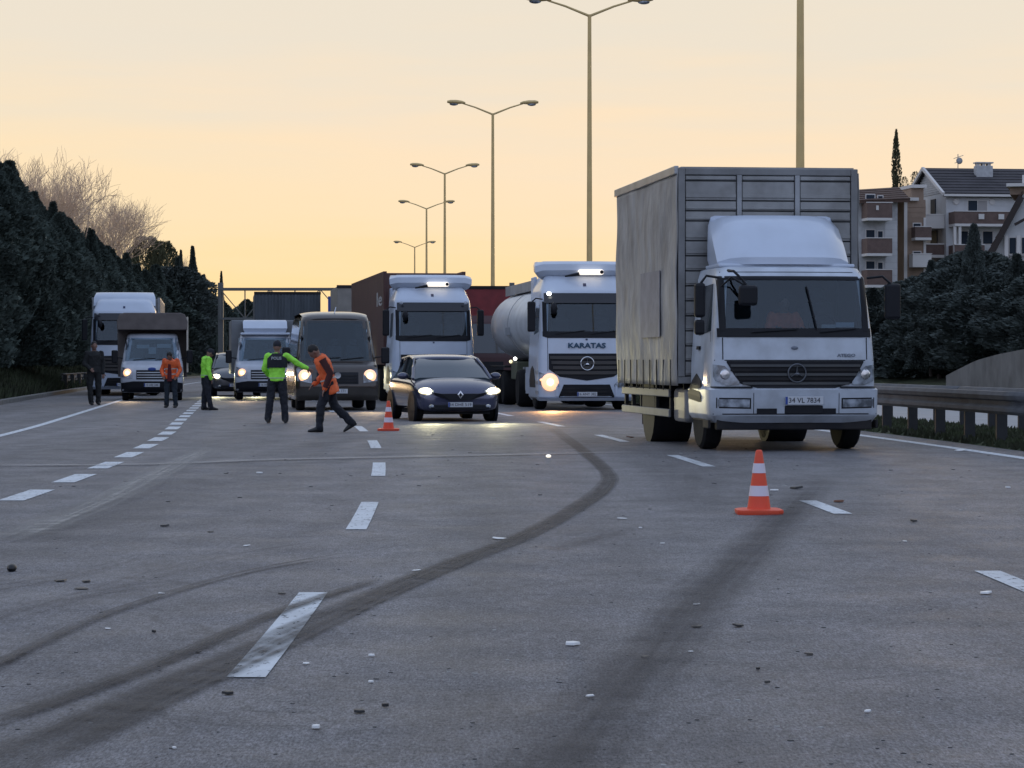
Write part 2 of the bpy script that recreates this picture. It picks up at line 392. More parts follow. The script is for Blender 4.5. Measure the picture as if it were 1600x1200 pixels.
def band(name, pts, m, z):
    wf = .74 if m is skid_m else 1.0
    """pts: (px, py, width px) along a mark in the photo; width measured across on the ground"""
    C = [gp(x, y) for x, y, w in pts]; Wd = [w / F * C[i].y for i, (x, y, w) in enumerate(pts)]
    # resample smoothly
    v = []; f = []; uvs = []; n = 6; K = len(C)
    seg = 6; CC = []; WW = []
    for i in range(K - 1):
        p0 = C[max(i - 1, 0)]; p1 = C[i]; p2 = C[i + 1]; p3 = C[min(i + 2, K - 1)]
        for j in range(seg):
            t = j / seg
            CC.append(.5 * ((2 * p1) + (-p0 + p2) * t + (2 * p0 - 5 * p1 + 4 * p2 - p3) * t * t + (-p0 + 3 * p1 - 3 * p2 + p3) * t ** 3)); WW.append((Wd[i] * (1 - t) + Wd[i + 1] * t) * wf)
    CC.append(C[-1]); WW.append(Wd[-1] * wf)
    for i, p in enumerate(CC):
        t = (CC[min(i + 1, len(CC) - 1)] - CC[max(i - 1, 0)]).normalized(); u = Vector((t.y, -t.x, 0))
        for k in range(n + 1):
            q = p + u * WW[i] * (k / n - .5); v.append((q.x, q.y, z)); uvs.append((k / n, i / (len(CC) - 1)))
    for i in range(len(CC) - 1):
        for k in range(n): f.append((i * (n + 1) + k, i * (n + 1) + k + 1, (i + 1) * (n + 1) + k + 1, (i + 1) * (n + 1) + k))
    me = bpy.data.meshes.new(name); me.from_pydata(v, [], f); ul = me.uv_layers.new(name='UVMap')
    for l in me.loops: ul.data[l.index].uv = uvs[l.vertex_index]
    me.materials.append(m); o = bpy.data.objects.new(name, me); COL.objects.link(o); o.parent = road
    return o
# long braking mark that swings across the lanes (width = ground width in px at that distance)
band('tyre_mark', [(860, 668, 30), (905, 700, 34), (948, 738, 38), (945, 762, 50), (900, 795, 58), (820, 838, 70), (700, 885, 90), (560, 945, 110), (400, 1020, 150), (240, 1090, 190), (90, 1160, 230), (-80, 1240, 270)], skid_m, .010)
band('tyre_mark', [(600, 905, 30), (520, 930, 40), (420, 965, 50), (270, 1030, 60), (120, 1088, 70), (-60, 1150, 80)], skid_m, .014)
band('tyre_mark', [(1290, 745, 70), (1215, 820, 95), (1130, 900, 130), (1040, 1000, 165), (960, 1090, 210), (880, 1180, 260), (820, 1260, 290)], soft_mat('tyre_mark_wide', (.045, .045, .05), .85, 2.5, soft=.25), .010)
band('tyre_mark', [(540, 868, 14), (400, 893, 20), (280, 925, 26), (160, 965, 32), (60, 1010, 36), (-60, 1070, 40)], skid_m, .018)
band('tyre_mark', [(330, 905, 20), (180, 925, 26), (60, 945, 34), (-60, 985, 40)], skid_soft, .022)
band('tyre_mark', [(230, 868, 20), (120, 900, 26), (0, 922, 30), (-80, 936, 30)], skid_soft, .026)
band('tyre_mark', [(420, 985, 26), (300, 1022, 34), (150, 1075, 44), (-60, 1130, 60)], skid_soft, .030)
band('tyre_mark', [(520, 850, 16), (380, 872, 20), (230, 905, 26), (80, 950, 34), (-60, 1000, 40)], skid_soft, .034)
band('tyre_mark', [(980, 830, 60), (920, 845, 60), (860, 862, 60)], skid_soft, .018)
band('pale_streak', [(330, 700, 60), (250, 740, 80), (150, 790, 90), (0, 850, 110)], pale_m, .014)
band('pale_streak', [(985, 708, 60), (700, 714, 60), (420, 720, 70), (230, 727, 60), (-60, 729, 60)], pale_m, .018)
band('pale_streak', [(1240, 740, 120), (1420, 790, 170), (1560, 870, 200), (1700, 960, 220)], soft_mat('pale_wheel_track', (.26, .24, .22), .3, 3, soft=.4), .022)
band('pale_streak', [(760, 680, 150), (790, 760, 220), (800, 860, 300), (700, 1000, 380), (560, 1200, 420)], soft_mat('warm_pale_band', (.25, .235, .22), .32, 2, soft=.5), .006)  # warmer, paler soft band along the carriageway
band('dark_patch', [(1060, 700, 260), (1090, 740, 260), (1080, 800, 240)], soft_mat('oil_patch', (.07, .07, .075), .5, 2, soft=.4), .014)
band('dark_patch', [(250, 745, 200), (150, 800, 220), (20, 850, 260)], soft_mat('dark_repair', (.08, .08, .085), .45, 2, soft=.4), .006)

# ------------------------------------------------------------------ vehicle shells
class Shell:
    """cab built of rounded-rectangle rings stacked in z. levels: (z, halfwidth, yfront, yback, corner radius, bow)"""
    NF, NR, NS = 9, 4, 5
    def __init__(s, levels): s.lv = levels
    def par(s, z):
        zs = [l[0] for l in s.lv]
        return [float(np.interp(z, zs, [l[i] for l in s.lv])) for i in range(1, 6)]
    def ring(s, z):
        hw, yf, yb, r, bow = s.par(z); P = []
        for k in range(s.NF + 1):
            x = -(hw - r) + 2 * (hw - r) * k / s.NF; P.append((x, s.fy(x, z), z))
        for k in range(1, s.NR + 1):
            a = math.pi / 2 * k / s.NR; x = hw - r + r * math.sin(a); P.append((x, s.fy(x, z), z))
        y0 = P[-1][1]
        for k in range(1, s.NS + 1): P.append((hw, y0 + (yb - y0) * k / s.NS, z))
        Q = [(-x, y, zz) for x, y, zz in P[s.NF + 1:]]
        return P + Q[::-1]
    def fy(s, x, z):
        hw, yf, yb, r, bow = s.par(z); ax = abs(x); xi = hw - r
        y = yf + bow * (min(ax, xi) / hw) ** 2
        if ax > xi: t = min(1, (ax - xi) / r); y += r * (1 - math.sqrt(max(0, 1 - t * t)))
        return y
    def build(s, name, m, parent, hole=None, dz=.12, cap=True):
        zs = sorted(set([l[0] for l in s.lv] + [s.lv[0][0] + i * dz for i in range(int((s.lv[-1][0] - s.lv[0][0]) / dz) + 1)] + (list(hole[2:4]) if hole else [])))
        rr = [s.ring(z) for z in zs]; mb = MB(); n = len(rr[0]); v = [p for r in rr for p in r]; f = []
        for i in range(len(zs) - 1):
            for k in range(n):
                if hole:
                    mx = (rr[i][k][0] + rr[i][(k + 1) % n][0]) / 2; my = (rr[i][k][1] + rr[i][(k + 1) % n][1]) / 2
                    if zs[i] >= hole[2] - 1e-6 and zs[i + 1] <= hole[3] + 1e-6 and hole[0] < mx < hole[1] and k < s.NF: continue
                f.append((i * n + k, i * n + (k + 1) % n, (i + 1) * n + (k + 1) % n, (i + 1) * n + k))
        if cap: f.append(tuple(range(n))); f.append(tuple(reversed(range((len(zs) - 1) * n, len(zs) * n))))
        mb.add(v, f); return mb.build(name, m, parent, smooth=True)
    def patch(s, name, m, parent, bot, top, out=.012, thick=.03, nx=16, nz=4, **kw):
        """bot, top: polylines [(x, z), ...] with the same x range; lies on the front, raised by out"""
        x0, x1 = bot[0][0], bot[-1][0]; mb = MB(); G = []; H = []
        xs = sorted(set([x0 + (x1 - x0) * i / nx for i in range(nx + 1)] + [p[0] for p in bot] + [p[0] for p in top if x0 <= p[0] <= x1]))
        for x in xs:
            zb = float(np.interp(x, [p[0] for p in bot], [p[1] for p in bot])); zt = float(np.interp(x, [p[0] for p in top], [p[1] for p in top]))
            G.append([(x, s.fy(x, zb + (zt - zb) * j / nz) - out, zb + (zt - zb) * j / nz) for j in range(nz + 1)])
        a = len(xs); c = nz + 1; v = [p for g in G for p in g] + [(p[0], p[1] + thick, p[2]) for g in G for p in g]; f = []; o = a * c
        for i in range(a - 1):
            for j in range(nz): f.append((i * c + j, (i + 1) * c + j, (i + 1) * c + j + 1, i * c + j + 1)); f.append((o + i * c + j, o + i * c + j + 1, o + (i + 1) * c + j + 1, o + (i + 1) * c + j))
        for i in range(a - 1):
            f.append((i * c, o + i * c, o + (i + 1) * c, (i + 1) * c)); f.append((i * c + nz, (i + 1) * c + nz, o + (i + 1) * c + nz, o + i * c + nz))
        for j in range(nz):
            f.append((j, j + 1, o + j + 1, o + j)); e = (a - 1) * c; f.append((e + j, o + e + j, o + e + j + 1, e + j + 1))
        return mb.add(v, f).build(name, m, parent, smooth=True, **kw)
    def side(s, name, m, parent, sx, yz, out=.01, thick=.03, **kw):
        """yz polygon on the side wall"""
        v = []; n = len(yz)
        for y, z in yz: v.append((sx * (s.par(z)[0] + out), y, z))
        for y, z in yz: v.append((sx * (s.par(z)[0] + out - thick), y, z))
        f = [tuple(range(n)), tuple(reversed(range(n, 2 * n)))] + [(i, (i + 1) % n, n + (i + 1) % n, n + i) for i in range(n)]
        return MB().add(v, f).build(name, m, parent, **kw)

def wheel(parent, x, y, r, w, dual=False, label=None):
    """tyre with rim and hub; x is the outer face side"""
    s = 1 if x > 0 else -1
    c = (x - s * w / 2, y, r); h = w / 2
    t = MB().lathe([(r * .62, -h), (r * .9, -h), (r * .985, -h * .75), (r, -h * .4), (r, h * .4), (r * .985, h * .75), (r * .9, h), (r * .62, h)], c, 'x', 28).build('wheel', rubber, parent, smooth=True)
    MB().lathe([(r * .6, -h * .8), (r * .62, h * .7 * s if s > 0 else h * .7), (r * .5, h * .35), (r * .2, h * .4), (r * .18, h * .95), (.001, h * .97)] if s > 0 else
               [(.001, -h * .97), (r * .18, -h * .95), (r * .2, -h * .4), (r * .5, -h * .35), (r * .62, -h * .7), (r * .6, h * .8)], c, 'x', 20).build('rim', greymetal, t, smooth=True)
    return t
def star(parent, loc, r, m=chrome):
    mb = MB(); n = 24
    ring = []
    for k in range(n):
        a = 2 * math.pi * k / n; ca, sa = math.cos(a), math.sin(a)
        ring.append([(ca * (r + q * .08 * r), u, sa * (r + q * .08 * r)) for q, u in ((-1, 0), (0, -.012), (1, 0), (0, .012))])
    v = [p for g in ring for p in g]; f = []
    for k in range(n):
        for j in range(4): f.append((k * 4 + j, ((k + 1) % n) * 4 + j, ((k + 1) % n) * 4 + (j + 1) % 4, k * 4 + (j + 1) % 4))
    mb.add(v, f)
    for k in range(3):
        a = math.pi / 2 + k * 2 * math.pi / 3; d = (math.cos(a), math.sin(a)); w = .13 * r
        p = [(d[0] * r, 0, d[1] * r), (-d[1] * w, 0, d[0] * w), (d[1] * w, 0, -d[0] * w), (d[0] * r * .3, -.02, d[1] * r * .3)]
        mb.add(p, [(0, 1, 3), (0, 3, 2), (0, 2, 1), (1, 2, 3)])
    o = mb.build('star_emblem', m, parent, smooth=False); o.location = loc; return o
def plate(parent, x, y, z, w, s, h=.115, slope=0):
    p = box('licence_plate', (x - w / 2, x + w / 2, y - .012, y, z - h / 2, z + h / 2), plate_m, parent, .003)
    text('plate_lettering', s, h * .86, plate_ink, p, (x, y - .014, z), sx=w / .55, extrude=.002)
    MB().box(x - w / 2 + .002, x - w / 2 + .035, y - .0145, y - .012, z - h / 2 + .004, z + h / 2 - .004).build('country_strip', blue_m, p)
    return p
def mirror(parent, pts, boxd, m=black, name='mirror'):
    a = tube('mirror_arm', pts, .018, black, parent)
    b = box(name, boxd, m, a, .04)
    x0, x1, y0, y1, z0, z1 = boxd
    return a
def headlamp(sh, parent, bot, top, lamp=None, x=0, z=0, lit=None, halo=None, r=.07, out=.02):
    h = sh.patch('headlight', lampoff, parent, bot, top, out=out, nx=8)
    if lit:
        y = sh.fy(x, z) - out
        MB().lathe([(.001, -.03), (r * .8, -.026), (r, -.01), (r, .01)], (x, y, z), 'y', 20).build('bulb', lit, h, smooth=True)
        if halo: MB().lathe([(r, -.014), (r * 1.5, -.012), (r * 1.9, -.004), (r * 1.9, .004)], (x, y, z), 'y', 20).build('glow_halo', halo, h, smooth=True)  # emissive ring added as glow around the bulb
    return h
def beam(root, x, y, z, e=60, col=(1, .8, .5), ang=60, pitch=6):
    l = bpy.data.lights.new('headlight_beam', 'SPOT'); l.energy = e; l.color = col; l.spot_size = R(ang); l.spot_blend = 1; l.shadow_soft_size = .08
    o = bpy.data.objects.new('headlight_beam', l); COL.objects.link(o); o.parent = root; o.location = (x, y - .1, z); o.rotation_euler = (R(90 - pitch), 0, math.pi)
    return o
def cab_inside(sh, root, z0, z1, hw, y0, y1, zdash, driver=None, right_hand=False):
    i = MB()
    i.box(-hw, hw, y1 - .03, y1, z0, z1).box(-hw, -hw + .02, y0 + .45, y1, z0, z1).box(hw - .02, hw, y0 + .45, y1, z0, z1).box(-hw, hw, y0 + .35, y1, z1 - .03, z1).box(-hw, hw, y0 + .2, y1, z0, z0 + .03)
    b = i.build('cab_lining', interior, root)
    MB().box(-hw, hw, y0 + .12, y0 + .6, zdash - .3, zdash).build('dashboard', interior, root, bevel=.06)
    for sx in (-1, 1):
        s = MB().box(sx * .55 - .25, sx * .55 + .25, y0 + 1.0, y0 + 1.2, zdash - .25, zdash + .42).box(sx * .55 - .13, sx * .55 + .13, y0 + 1.03, y0 + 1.13, zdash + .44, zdash + .62).build('seat', seatm, root, bevel=.05)
    wl = MB()
    n = 20; pts = [(.55 + .21 * math.cos(2 * math.pi * k / n), y0 + .62 + .09 * math.sin(2 * math.pi * k / n), zdash + .04 + .19 * math.sin(2 * math.pi * k / n)) for k in range(n + 1)]
    wl.tube(pts, .015, 6, cap=False).build('steering_wheel', black, root, smooth=True)
def wiper(sh, root, x0, z0, x1, z1, out=.035):
    n = 5; pts = [(x0 + (x1 - x0) * i / n, sh.fy(x0 + (x1 - x0) * i / n, z0 + (z1 - z0) * i / n) - out, z0 + (z1 - z0) * i / n) for i in range(n + 1)]
    return tube('wiper', pts, .011, black, root, 6)

# ================================================================== 1. grey box truck on the right
def box_truck():
    T = empty('box_truck', (3.95, 37.3, 0), R(6.8), label='nearest truck, white cab and roof deflector before a tall dirty grey box', cat='truck')
    sh = Shell([(.40, 1.12, .10, 1.75, .10, .05), (.50, 1.19, .0, 1.75, .14, .08), (.86, 1.20, -.02, 1.75, .16, .09), (.9, 1.16, .02, 1.75, .16, .09), (1.25, 1.155, .03, 1.75, .16, .09),
                (1.60, 1.13, .06, 1.75, .14, .09), (2.42, 1.06, .24, 1.75, .14, .09), (2.56, 1.02, .40, 1.75, .2, .09), (2.60, .9, .62, 1.7, .2, .09)])
    sh.build('cab', white, T, hole=(-1.02, 1.02, 1.70, 2.42))
    cab_inside(sh, T, .95, 2.5, 1.0, .1, 1.7, 1.68)
    # windscreen with black border
    sh.patch('windscreen', glass, T, [(-1.05, 1.70), (1.05, 1.70)], [(-1.0, 2.40), (1.0, 2.40)], out=.006, thick=.008)
    sh.patch('scuttle_panel', black, T, [(-1.09, 1.59), (1.09, 1.59)], [(-1.08, 1.715), (1.08, 1.715)], out=.014)
    sh.patch('windscreen_seal', black, T, [(-1.03, 2.39), (1.03, 2.39)], [(-1.03, 2.445), (1.03, 2.445)], out=.016)
    for sx in (-1, 1):
        xs = sorted([sx * .97, sx * 1.06])
        sh.patch('pillar_seal', black, T, [(xs[0], 1.68), (xs[1], 1.68)], [(xs[0], 2.42), (xs[1], 2.42)], out=.012, nx=4, nz=6)
    wiper(sh, T, -.62, 1.66, .02, 1.70); wiper(sh, T, .30, 1.70, .18, 2.3); wiper(sh, T, .35, 1.66, .86, 1.71)
    MB().box(.42, .62, .28, .34, 1.72, 1.77).build('dash_paper', plate_m, T); MB().box(.62, .88, .26, .36, 1.73, 1.80).build('dash_folder', white2, T)
    # grille
    g = sh.patch('grille', black, T, [(-.97, 1.24), (-.80, .95), (-.55, .885), (.55, .885), (.80, .95), (.97, 1.24)], [(-.97, 1.26), (.97, 1.26)], out=.012)
    for i in range(5):
        z = 1.195 - i * .062; w = .92 - max(0, (i - 1)) * .055
        sh.patch('grille_slat', dark if i % 2 else mat('grille_grey', (.05, .055, .06), .4, dirt=.4), g, [(-w, z - .017), (w, z - .017)], [(-w, z + .017), (w, z + .017)], out=.035, thick=.02)
    star(T, (0, -.03, 1.09), .125, mat('dull_steel', (.16, .17, .19), .5, metal=.6))
    text('small_lettering', 'ATEGO', .06, mat('grey_print', (.16, .18, .22), .5), T, (.72, sh.fy(.72, 1.33) - .012, 1.335), bold=.002, sx=1.3)
    MB().ell((-.02, sh.fy(0, 1.43) - .01, 1.44), (.05, .012, .025)).build('bonnet_mark', MATS['grey_print'], T)
    for sx in (-1, 1):
        P2 = lambda pts: sorted([(sx * x, z) for x, z in pts])
        sh.patch('bumper_gap', black, T, P2([(.62, .885), (1.17, .885)]), P2([(.62, .905), (1.17, .905)]), out=.03, thick=.03)
        sh.patch('corner_seam', black, T, P2([(1.015, 1.28), (1.027, 1.28)]), P2([(1.015, 1.585), (1.027, 1.585)]), out=.004, nx=1)
        sh.patch('bumper_seam', black, T, P2([(.60, .52), (.608, .52)]), P2([(.60, .87), (.608, .87)]), out=.004, nx=1)
        sh.patch('lamp_surround', dark, T, P2([(.64, .595), (1.12, .605)]), P2([(.64, .745), (1.12, .75)]), out=.003, nx=6)
    sh.patch('sill_strip', black, T, [(-1.16, .515), (1.16, .515)], [(-1.16, .53), (1.16, .53)], out=.006, thick=.02)
    sh.patch('roof_seam', black, T, [(-1.0, 2.50), (1.0, 2.50)], [(-1.0, 2.508), (1.0, 2.508)], out=.004, thick=.02)
    sh.patch('bonnet_gap', black, T, [(-1.13, 1.262), (1.13, 1.262)], [(-1.13, 1.275), (1.13, 1.275)], out=.004, thick=.02)
    for sx in (-1, 1):
        P = lambda pts: sorted([(sx * x, z) for x, z in pts])
        headlamp(sh, T, P([(.80, .93), (.98, .925), (1.12, .98), (1.145, 1.04)]), P([(.80, .97), (.90, 1.10), (1.0, 1.19), (1.145, 1.21)]))
        MB().lathe([(.001, -.0), (.06, .004), (.075, .02)], (sx * .99, sh.fy(sx * .99, 1.07) - .035, 1.07), 'y', 18).build('lamp_bowl', chrome, T, smooth=True)
        sh.patch('fog_light', lampoff, T, P([(.66, .615), (1.1, .625)]), P([(.66, .725), (1.1, .73)]), out=.006, nx=6)
        sh.patch('lower_intake', black, T, P([(.28, .53), (.56, .53)]), P([(.28, .60), (.62, .60)]), out=.006, nx=4)
        for k in range(1): box('cab_step', (sx * 1.19 - .02, sx * 1.19 + .02, .2, .6, .32, .44), dark, T)
        # side: window, door seam, handle, wheel arch
        sh.side('side_window', mat('dark_glass', (.03, .04, .05), .06, coat=.6), T, sx, [(.42, 1.68), (1.25, 1.62), (1.25, 2.32), (.55, 2.34)], out=.008)
        sh.side('door_seam', black, T, sx, [(.36, .95), (.375, .95), (.44, 1.66), (.42, 1.66)], out=.004)
        sh.side('door_seam', black, T, sx, [(1.36, .95), (1.375, .95), (1.375, 2.4), (1.36, 2.4)], out=.004)
        sh.side('door_handle', black, T, sx, [(1.1, 1.42), (1.28, 1.42), (1.28, 1.47), (1.1, 1.47)], out=.03)
        sh.side('wheel_arch', black, T, sx, [(.72, .42), (.78, .75), (.98, .98), (1.3, 1.08), (1.62, .98), (1.74, .8), (1.74, .42)], out=.012)
    box('number_plate_recess', (-.17, .37, -.02, .03, .52, .64), black, T)
    plate(T, .10, -.035, .71, .54, '34 VL 7834')
    mirror(T, [(-1.06, .25, 2.42), (-1.25, .12, 2.44), (-1.33, .1, 2.34)], (-1.42, -1.27, .05, .17, 1.86, 2.34))
    MB().box(-1.42, -1.28, .05, .17, 1.62, 1.83).build('wide_angle_mirror', black, T, bevel=.035)
    mirror(T, [(1.06, .25, 2.42), (1.25, .12, 2.44), (1.36, .1, 2.34)], (1.28, 1.5, .05, .17, 1.84, 2.34))
    mirror(T, [(-.92, .25, 2.52), (-.9, -.05, 2.50), (-.80, -.16, 2.38), (-.72, -.2, 2.25)], (-.86, -.60, -.26, -.14, 2.02, 2.30), name='front_mirror')
    tube('mirror_bracket', [(-1.0, .3, 2.3), (-.92, 0, 2.42), (-.7, -.2, 2.25)], .014, black, T)
    # roof deflector
    v = []
    rings = []
    for z, y, hw, b in ((2.62, .55, .92, .02), (2.72, .55, .95, .03), (2.95, .78, .95, .04), (3.22, 1.08, .94, .06), (3.34, 1.28, .90, .10), (3.36, 1.5, .84, .1)):
        r = []
        for k in range(13):
            t = -1 + 2 * k / 12; x = t * hw * (1.0); yy = y + .30 * abs(t) ** 5 + b * t * t; r.append((x, yy, z - .06 * abs(t) ** 8))
        r += [(hw * .98, 1.7, z), (-hw * .98, 1.7, z)]; rings.append(r)
    MB().rings(rings).build('roof_deflector', white2, T, smooth=True)
    box('deflector_base', (-.98, .98, .62, 1.6, 2.58, 2.63), white2, T, .02)
    # chassis, box body
    BX0, BX1, BY0, BY1, BZ0, BZ1 = -1.33, 1.33, 1.85, 7.45, .93, 4.06
    MB().box(BX0 + .03, BX0 + .06, BY0 + .05, BY1, BZ0, BZ1 - .05).box(BX1 - .06, BX1 - .03, BY0 + .05, BY1, BZ0, BZ1 - .05).build('inner_wall', MATS['alu_slat'], T)
    MB().box(-.45, -.33, 1.5, 7.4, .62, .84).box(.33, .45, 1.5, 7.4, .62, .84).box(-.4, .4, 2.4, 2.5, .6, .8).box(-.9, .9, 4.92, 5.18, .35, .6).box(-.95, .95, 1.15, 1.4, .38, .56).build('chassis', dark, T, bevel=.01)
    for y in (2.1, 3.1, 4.1, 5.1, 6.1, 7.1): box('cross_member', (-1.2, 1.2, y, y + .08, .84, .93), dark, T)
    fr = MB()
    fr.box(BX0, BX1, BY0, BY1, BZ0, BZ0 + .1)
    for x in (BX0, BX1 - .1):
        fr.box(x, x + .1, BY0 - .01, BY0 + .1, BZ0 + .1, BZ1).box(x, x + .1, BY1 - .1, BY1, BZ0 + .1, BZ1)
    fr.box(BX0 + .1, BX1 - .1, BY0, BY0 + .08, BZ1 - .10, BZ1)
    fr.box(BX0, BX0 + .07, BY0 + .1, BY1 - .1, BZ1 - .10, BZ1).box(BX1 - .07, BX1, BY0 + .1, BY1 - .1, BZ1 - .10, BZ1)
    bx = fr.build('box_frame', mat('box_frame_grey', (.24, .24, .24), .6, dirt=.4, var=.2), T, bevel=.012)
    MB().box(BX0 + .05, BX1 - .05, BY0 + .05, BY1 - .05, BZ1 - .02, BZ1 + .02).build('roof_cover', tarp, bx)
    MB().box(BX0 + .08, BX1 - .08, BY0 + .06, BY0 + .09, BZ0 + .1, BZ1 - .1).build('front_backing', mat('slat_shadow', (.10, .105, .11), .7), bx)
    for x in (-.43, .43): MB().box(x - .035, x + .035, BY0 - .015, BY0 + .05, BZ0 + .1, BZ1 - .1).build('front_post', greymetal, bx, bevel=.006)
    zz = BZ0 + .12; i = 0
    hs = []
    while zz < BZ1 - .14:
        h = (.27 if i % 3 == 0 else .13) if zz > 2.9 else .2
        h = min(h, BZ1 - .11 - zz); hs.append((zz, h)); zz += h + .018; i += 1
    for z, h in hs:
        for x0, x1 in ((BX0 + .11, -.475), (-.385, .385), (.475, BX1 - .11)):
            j = rnd.uniform(-.006, .006)
            sm = MB().box(x0, x1, BY0 + .012 + j, BY0 + .045 + j, z, z + h)
            sm.box(x0, x1, BY0 - .004 + j, BY0 + .012 + j, z + h * .12, z + h * .34)
            sm.build('slat', slat_m, bx, bevel=.006, seg=1)
    # left tarpaulin: rippled cloth hanging over the sideboards, with eyelet strip
    def curtain(sx):
        ny, nz = 60, 34; v = []; f = []
        for i in range(ny + 1):
            for j in range(nz + 1):
                y = BY0 + .0 + (BY1 - BY0 - .04) * i / ny; z = BZ0 - .03 + (BZ1 - .06 - BZ0 + .03) * j / nz
                u = .005 * math.sin(y * 6.3 + math.sin(z * 2.1) * 1.3) * (1 - .6 * j / nz) + .014 * math.sin(y * 2.2 + z * 1.7) + .012 * math.sin(z * 5.1 + y * .8)
                if z < 1.45: u += .03 * (1 - (z - .9) / .55) * math.sin(y * 9 + 1) * .4
                v.append((sx * (1.33 + .022 + u * .6), y, z))
        for i in range(ny):
            for j in range(nz): a = i * (nz + 1) + j; f.append((a, a + 1, a + nz + 2, a + nz + 1))
        o = MB().add(v, f).build('side_curtain', tarp, bx, smooth=True); s = o.modifiers.new('thick', 'SOLIDIFY'); s.thickness = .008
        for p in o.data.polygons: p.use_smooth = True
        return o
    cl = curtain(-1); cr = curtain(1)
    MB().box(-1.372, -1.360, 3.2, 4.9, 1.62, 2.62).build('curtain_patch', mat('tarp_patch', (.27, .265, .29), .6, col2=(.20, .195, .21), vscale=4), bx)
    MB().box(-1.385, -1.32, BY0 + .02, BY1, BZ1 - .09, BZ1 + .03).build('roof_rail', steel, bx, bevel=.01)
    for k in range(9):
        y = BY0 + .4 + k * .6; MB().box(-1.375, -1.362, y, y + .035, BZ0 - .1, BZ0 + .35).build('strap', dark, bx)
    # side guards, tool boxes, mud guards, rear bumper
    for sx in (-1, 1):
        for z in (.42, .72): box('side_rail', (sx * 1.245 - .02, sx * 1.245 + .02, 3.0, 7.4, z, z + .12), mat('side_rail_grey', (.17, .17, .175), .6, dirt=.4), T)
        for y in (3.1, 4.35, 5.75, 6.6, 7.3): box('rail_post', (sx * 1.19 - .03, sx * 1.19 + .03, y, y + .1, .42, .93), dark, T)
        MB().lathe([(.56, -.30), (.58, -.30), (.58, .3), (.56, .3)], (sx * .92, 5.05, .56), 'x', 24).build('rear_mudguard', dark, T, smooth=True)
        box('mud_flap', (sx * .92 - .28, sx * .92 + .28, 5.75, 5.78, .25, .85), dark, T)
        wheel(T, sx * 1.14, 1.28, .48, .27); wheel(T, sx * 1.17, 5.05, .48, .27); wheel(T, sx * .87, 5.05, .48, .25)
    box('fuel_tank', (-1.2, -.55, 2.0, 2.95, .36, .86), mat('tank_alu', (.25, .25, .26), .5, metal=.5, dirt=.5), T, .06)
    box('tool_box', (.55, 1.12, 2.6, 3.5, .42, .86), dark, T, .03)
    box('rear_bumper', (-1.2, 1.2, 7.35, 7.45, .42, .56), dark, T)
    box('front_underrun', (-1.1, 1.1, .12, .3, .30, .46), dark, T, .02)
    return T
T1 = box_truck()

